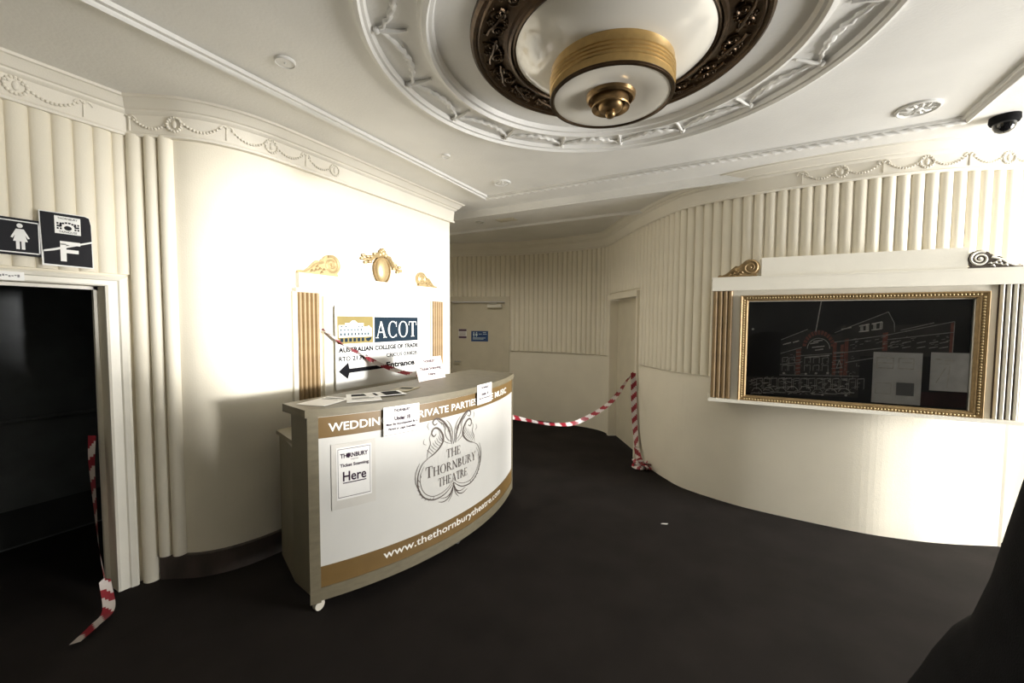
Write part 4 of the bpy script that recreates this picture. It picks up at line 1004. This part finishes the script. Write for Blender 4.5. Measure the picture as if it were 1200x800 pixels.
fl.poly(SF, R_(0.838,2.076,0.862,2.176), F0+0.0056); fl.poly(SF, R_(0.838,2.170,0.920,2.190), F0+0.0056); fl.poly(SF, R_(0.862,2.124,0.912,2.144), F0+0.0056)
fl.poly(SF, [(0.775,2.122),(0.812,2.132),(0.972,2.197),(0.972,2.206),(0.81,2.143),(0.775,2.132)], F0+0.006)
obj('letter_f', fl, 'sign_white', fs)
dlb = thing('door_label', 'small white label strip on the head of the left door surround', 'label', fx(0.62, 1.965, 0.03))
obj('strip', MB().fbox(fx, 0.50, 0.700, 1.952, 1.998, 0.034, 0.041), 'sign_white', dlb)
tm = MB()
for k in range(12): al_ = 0.56 + k*0.0105; tm.poly(fx, R_(al_, 1.972 + 0.004*math.sin(k*2.1), al_+0.008, 1.980 + 0.003*math.sin(k*1.3)), 0.0416)
tag(obj('print', tm, 'ink_grey', dlb), kind='stuff')
# signs on the rear door
Ld = -0.035
bs = thing('toilet_sign', 'blue toilet symbols sign on the rear exit door', 'sign', f2(0.45, 1.37, Ld))
u0, u1 = L2-0.63, L2-0.315
obj('plate', MB().fbox(f2, u0, u1, 1.372, 1.562, Ld, Ld+0.004), 'plate_blue', bs)
wm = MB()
for k, x in enumerate((u0+0.05, u0+0.10)):
    wm.poly(f2, [(x+0.012*math.cos(2*PI*j/10), 1.532+0.012*math.sin(2*PI*j/10)) for j in range(10)], Ld+0.0048)
    wm.poly(f2, [(x-.015,1.516),(x+.015,1.516),(x+(.022 if k else .012),1.480),(x+.008,1.480),(x+.008,1.455),(x-.008,1.455),(x-.008,1.480),(x-(.022 if k else .012),1.480)], Ld+0.0048)
for k, (a, b, z) in enumerate(((.14,.20,1.50),(.22,.28,1.53),(.22,.29,1.50),(.03,.27,1.43),(.03,.23,1.41))): wm.poly(f2, R_(u0+a,z,u0+b,z+.010), Ld+0.0048)
tag(obj('symbols', wm, 'sign_pale_blue', bs), kind='stuff')
ws = thing('door_notice', 'small purple and white notice on the rear exit door', 'notice', f2(0.1, 1.42, Ld))
u0 = L2-0.87
obj('plate', MB().fbox(f2, u0, u0+0.155, 1.42, 1.60, Ld, Ld+0.003), 'paper', ws)
tm = MB()
for z0, z1 in ((1.555,1.595),(1.425,1.465)): tm.poly(f2, R_(u0+.004,z0,u0+.151,z1), Ld+0.0038)
for k in range(4): tm.poly(f2, R_(u0+.015,1.48+k*.018,u0+.135,1.486+k*.018), Ld+0.0038)
tag(obj('print', tm, 'plate_purple', ws), kind='stuff')

# ================================================================== BARRIER TAPE
def ribbon(pts, w, twist, stripe=0.075, skew=0.05):
    P = catmull(pts, 0.018); n = len(P); S = [0.0]
    for a, b in zip(P, P[1:]): S.append(S[-1]+(b-a).length)
    L = S[-1]; mb = MB(); rows = []
    for i, p in enumerate(P):
        t = (P[min(i+1, n-1)]-P[max(0, i-1)]).normalized(); ref = Vector((0,0,1)) if abs(t.z) < 0.85 else Vector((0.6,0.8,0))
        e = (ref - t*ref.dot(t)).normalized(); b = t.cross(e); a = twist(S[i]/L)
        rows.append((p, e*math.cos(a)+b*math.sin(a), t))
    K = 4
    for i, (p, e, t) in enumerate(rows):
        for k in range(K+1): mb.v.append(tuple(p + e*w*(k/K-0.5)))
    for i in range(n-1):
        for k in range(K):
            mb.f.append((i*(K+1)+k, i*(K+1)+k+1, (i+1)*(K+1)+k+1, (i+1)*(K+1)+k))
            mb.m.append(int(math.floor((S[i] + skew*k/K)/stripe)) % 2)
    return mb
TM = ['tape_red', 'tape_white']
jp, jt, jn = RW.at(sD3[1] + 0.03)
J = (jp.x + jn.x*0.055, jp.y + jn.y*0.055)
e0 = cf(AL+0.045, 0.82, -0.10)
t1 = obj('barrier_tape', ribbon([(e0[0], e0[1]+0.012, 0.80), (-1.86, 3.80, 0.71), (-1.68, 4.07, 0.63), (-1.50, 4.35, 0.62), (-1.26, 4.75, 0.78), (J[0]-0.05, J[1]-0.06, 1.03), (J[0], J[1], 1.10)], 0.05, lambda f: 0.9*math.sin(f*7.0)), TM)
tag(t1, 'red and white barrier tape sagging between the counter and the doorway bend', 'barrier tape', 'barrier tapes')
t2 = obj('barrier_tape', ribbon([(J[0]+0.004, J[1]-0.006, 1.10), (J[0]+0.01, J[1]-0.02, 0.9), (J[0]+0.025, J[1]-0.035, 0.6), (J[0]+0.05, J[1]-0.06, 0.35), (J[0]+0.10, J[1]-0.16, 0.14), (J[0]+0.16, J[1]-0.26, 0.05)], 0.07, lambda f: 0.5 + 1.2*f, 0.07, 0.07), TM)
tag(t2, 'red and white barrier tape hanging down the door jamb into a heap on the floor', 'barrier tape', 'barrier tapes')
bx, by = J[0]+0.185, J[1]-0.33
pts = []
for k in range(46):
    a = k*1.05; r = 0.035 + 0.075*random.random(); ca_, sa_ = r*math.cos(a)*1.2, r*math.sin(a)*0.7
    pts.append((bx + 0.85*ca_ + 0.5*sa_, by - 0.5*ca_ + 0.85*sa_, 0.022 + 0.075*random.random()))
t3 = obj('crumpled_end', ribbon(pts, 0.045, lambda f: f*40, 0.055, 0.03), TM, t2)
t3['label'] = 'crumpled heap of tape on the floor'
t4 = obj('barrier_tape', ribbon([(KX+0.055, 2.165, 1.675), (KX+0.07, 2.25, 1.615), (KX+0.065, 2.40, 1.52), (KX+0.07, 2.58, 1.425), (-2.82, 2.70, 1.34), (-2.62, 2.83, 1.262), (-2.46, 2.90, CT+0.032), (-2.41, 2.95, CT+0.026)], 0.042, lambda f: 1.2 + 2.6*f + 0.9*math.sin(f*14), 0.085, 0.05), TM)
tag(t4, 'thin twisted red and white tape slanting across the college sign', 'barrier tape', 'barrier tapes')
t5 = obj('barrier_tape', ribbon([(-3.50, 0.965, 1.02), (-3.49, 0.955, 0.85), (-3.47, 0.955, 0.6), (-3.44, 0.955, 0.35), (-3.36, 0.955, 0.12), (-3.19, 0.915, 0.036), (-3.10, 0.83, 0.032), (-3.02, 0.73, 0.030)], 0.055, lambda f: 0.5 + 1.3*f, 0.07, 0.05), TM)
tag(t5, 'red and white barrier tape trailing from the left door frame onto the carpet', 'barrier tape', 'barrier tapes')
# scrap of paper on the carpet
sp = obj('paper_scrap', MB().add([(-0.50,3.65,0.002),(-0.45,3.66,0.004),(-0.44,3.675,0.010),(-0.49,3.668,0.003)], [(0,1,2,3)]), 'paper')
tag(sp, 'tiny scrap of white paper lying on the dark carpet', 'paper scrap')

# ================================================================== BLACK SHAPE at the right edge: unidentified, its cloth and stand made up
prf_ = [(0.55, 0.0), (0.53, 0.3), (0.50, 0.6), (0.46, 0.85), (0.438, 0.911), (0.419, 0.971), (0.395, 1.033), (0.365, 1.076), (0.339, 1.194), (0.321, 1.314), (0.303, 1.429), (0.285, 1.50), (0.24, 1.56), (0.14, 1.60), (0.0005, 1.61)]
ds = obj('black_shape', MB().lathe(prf_, 96, (0.82, 1.12), lambda a, z, r: (0.012*math.sin(9*a+z*1.5) + 0.008*math.sin(17*a))*max(0, 1-z/1.2)*min(1, r*4)), 'black_cloth', smooth=60)
tag(ds, 'unidentified black shape at the right edge, built as cloth over a stand', 'black shape')
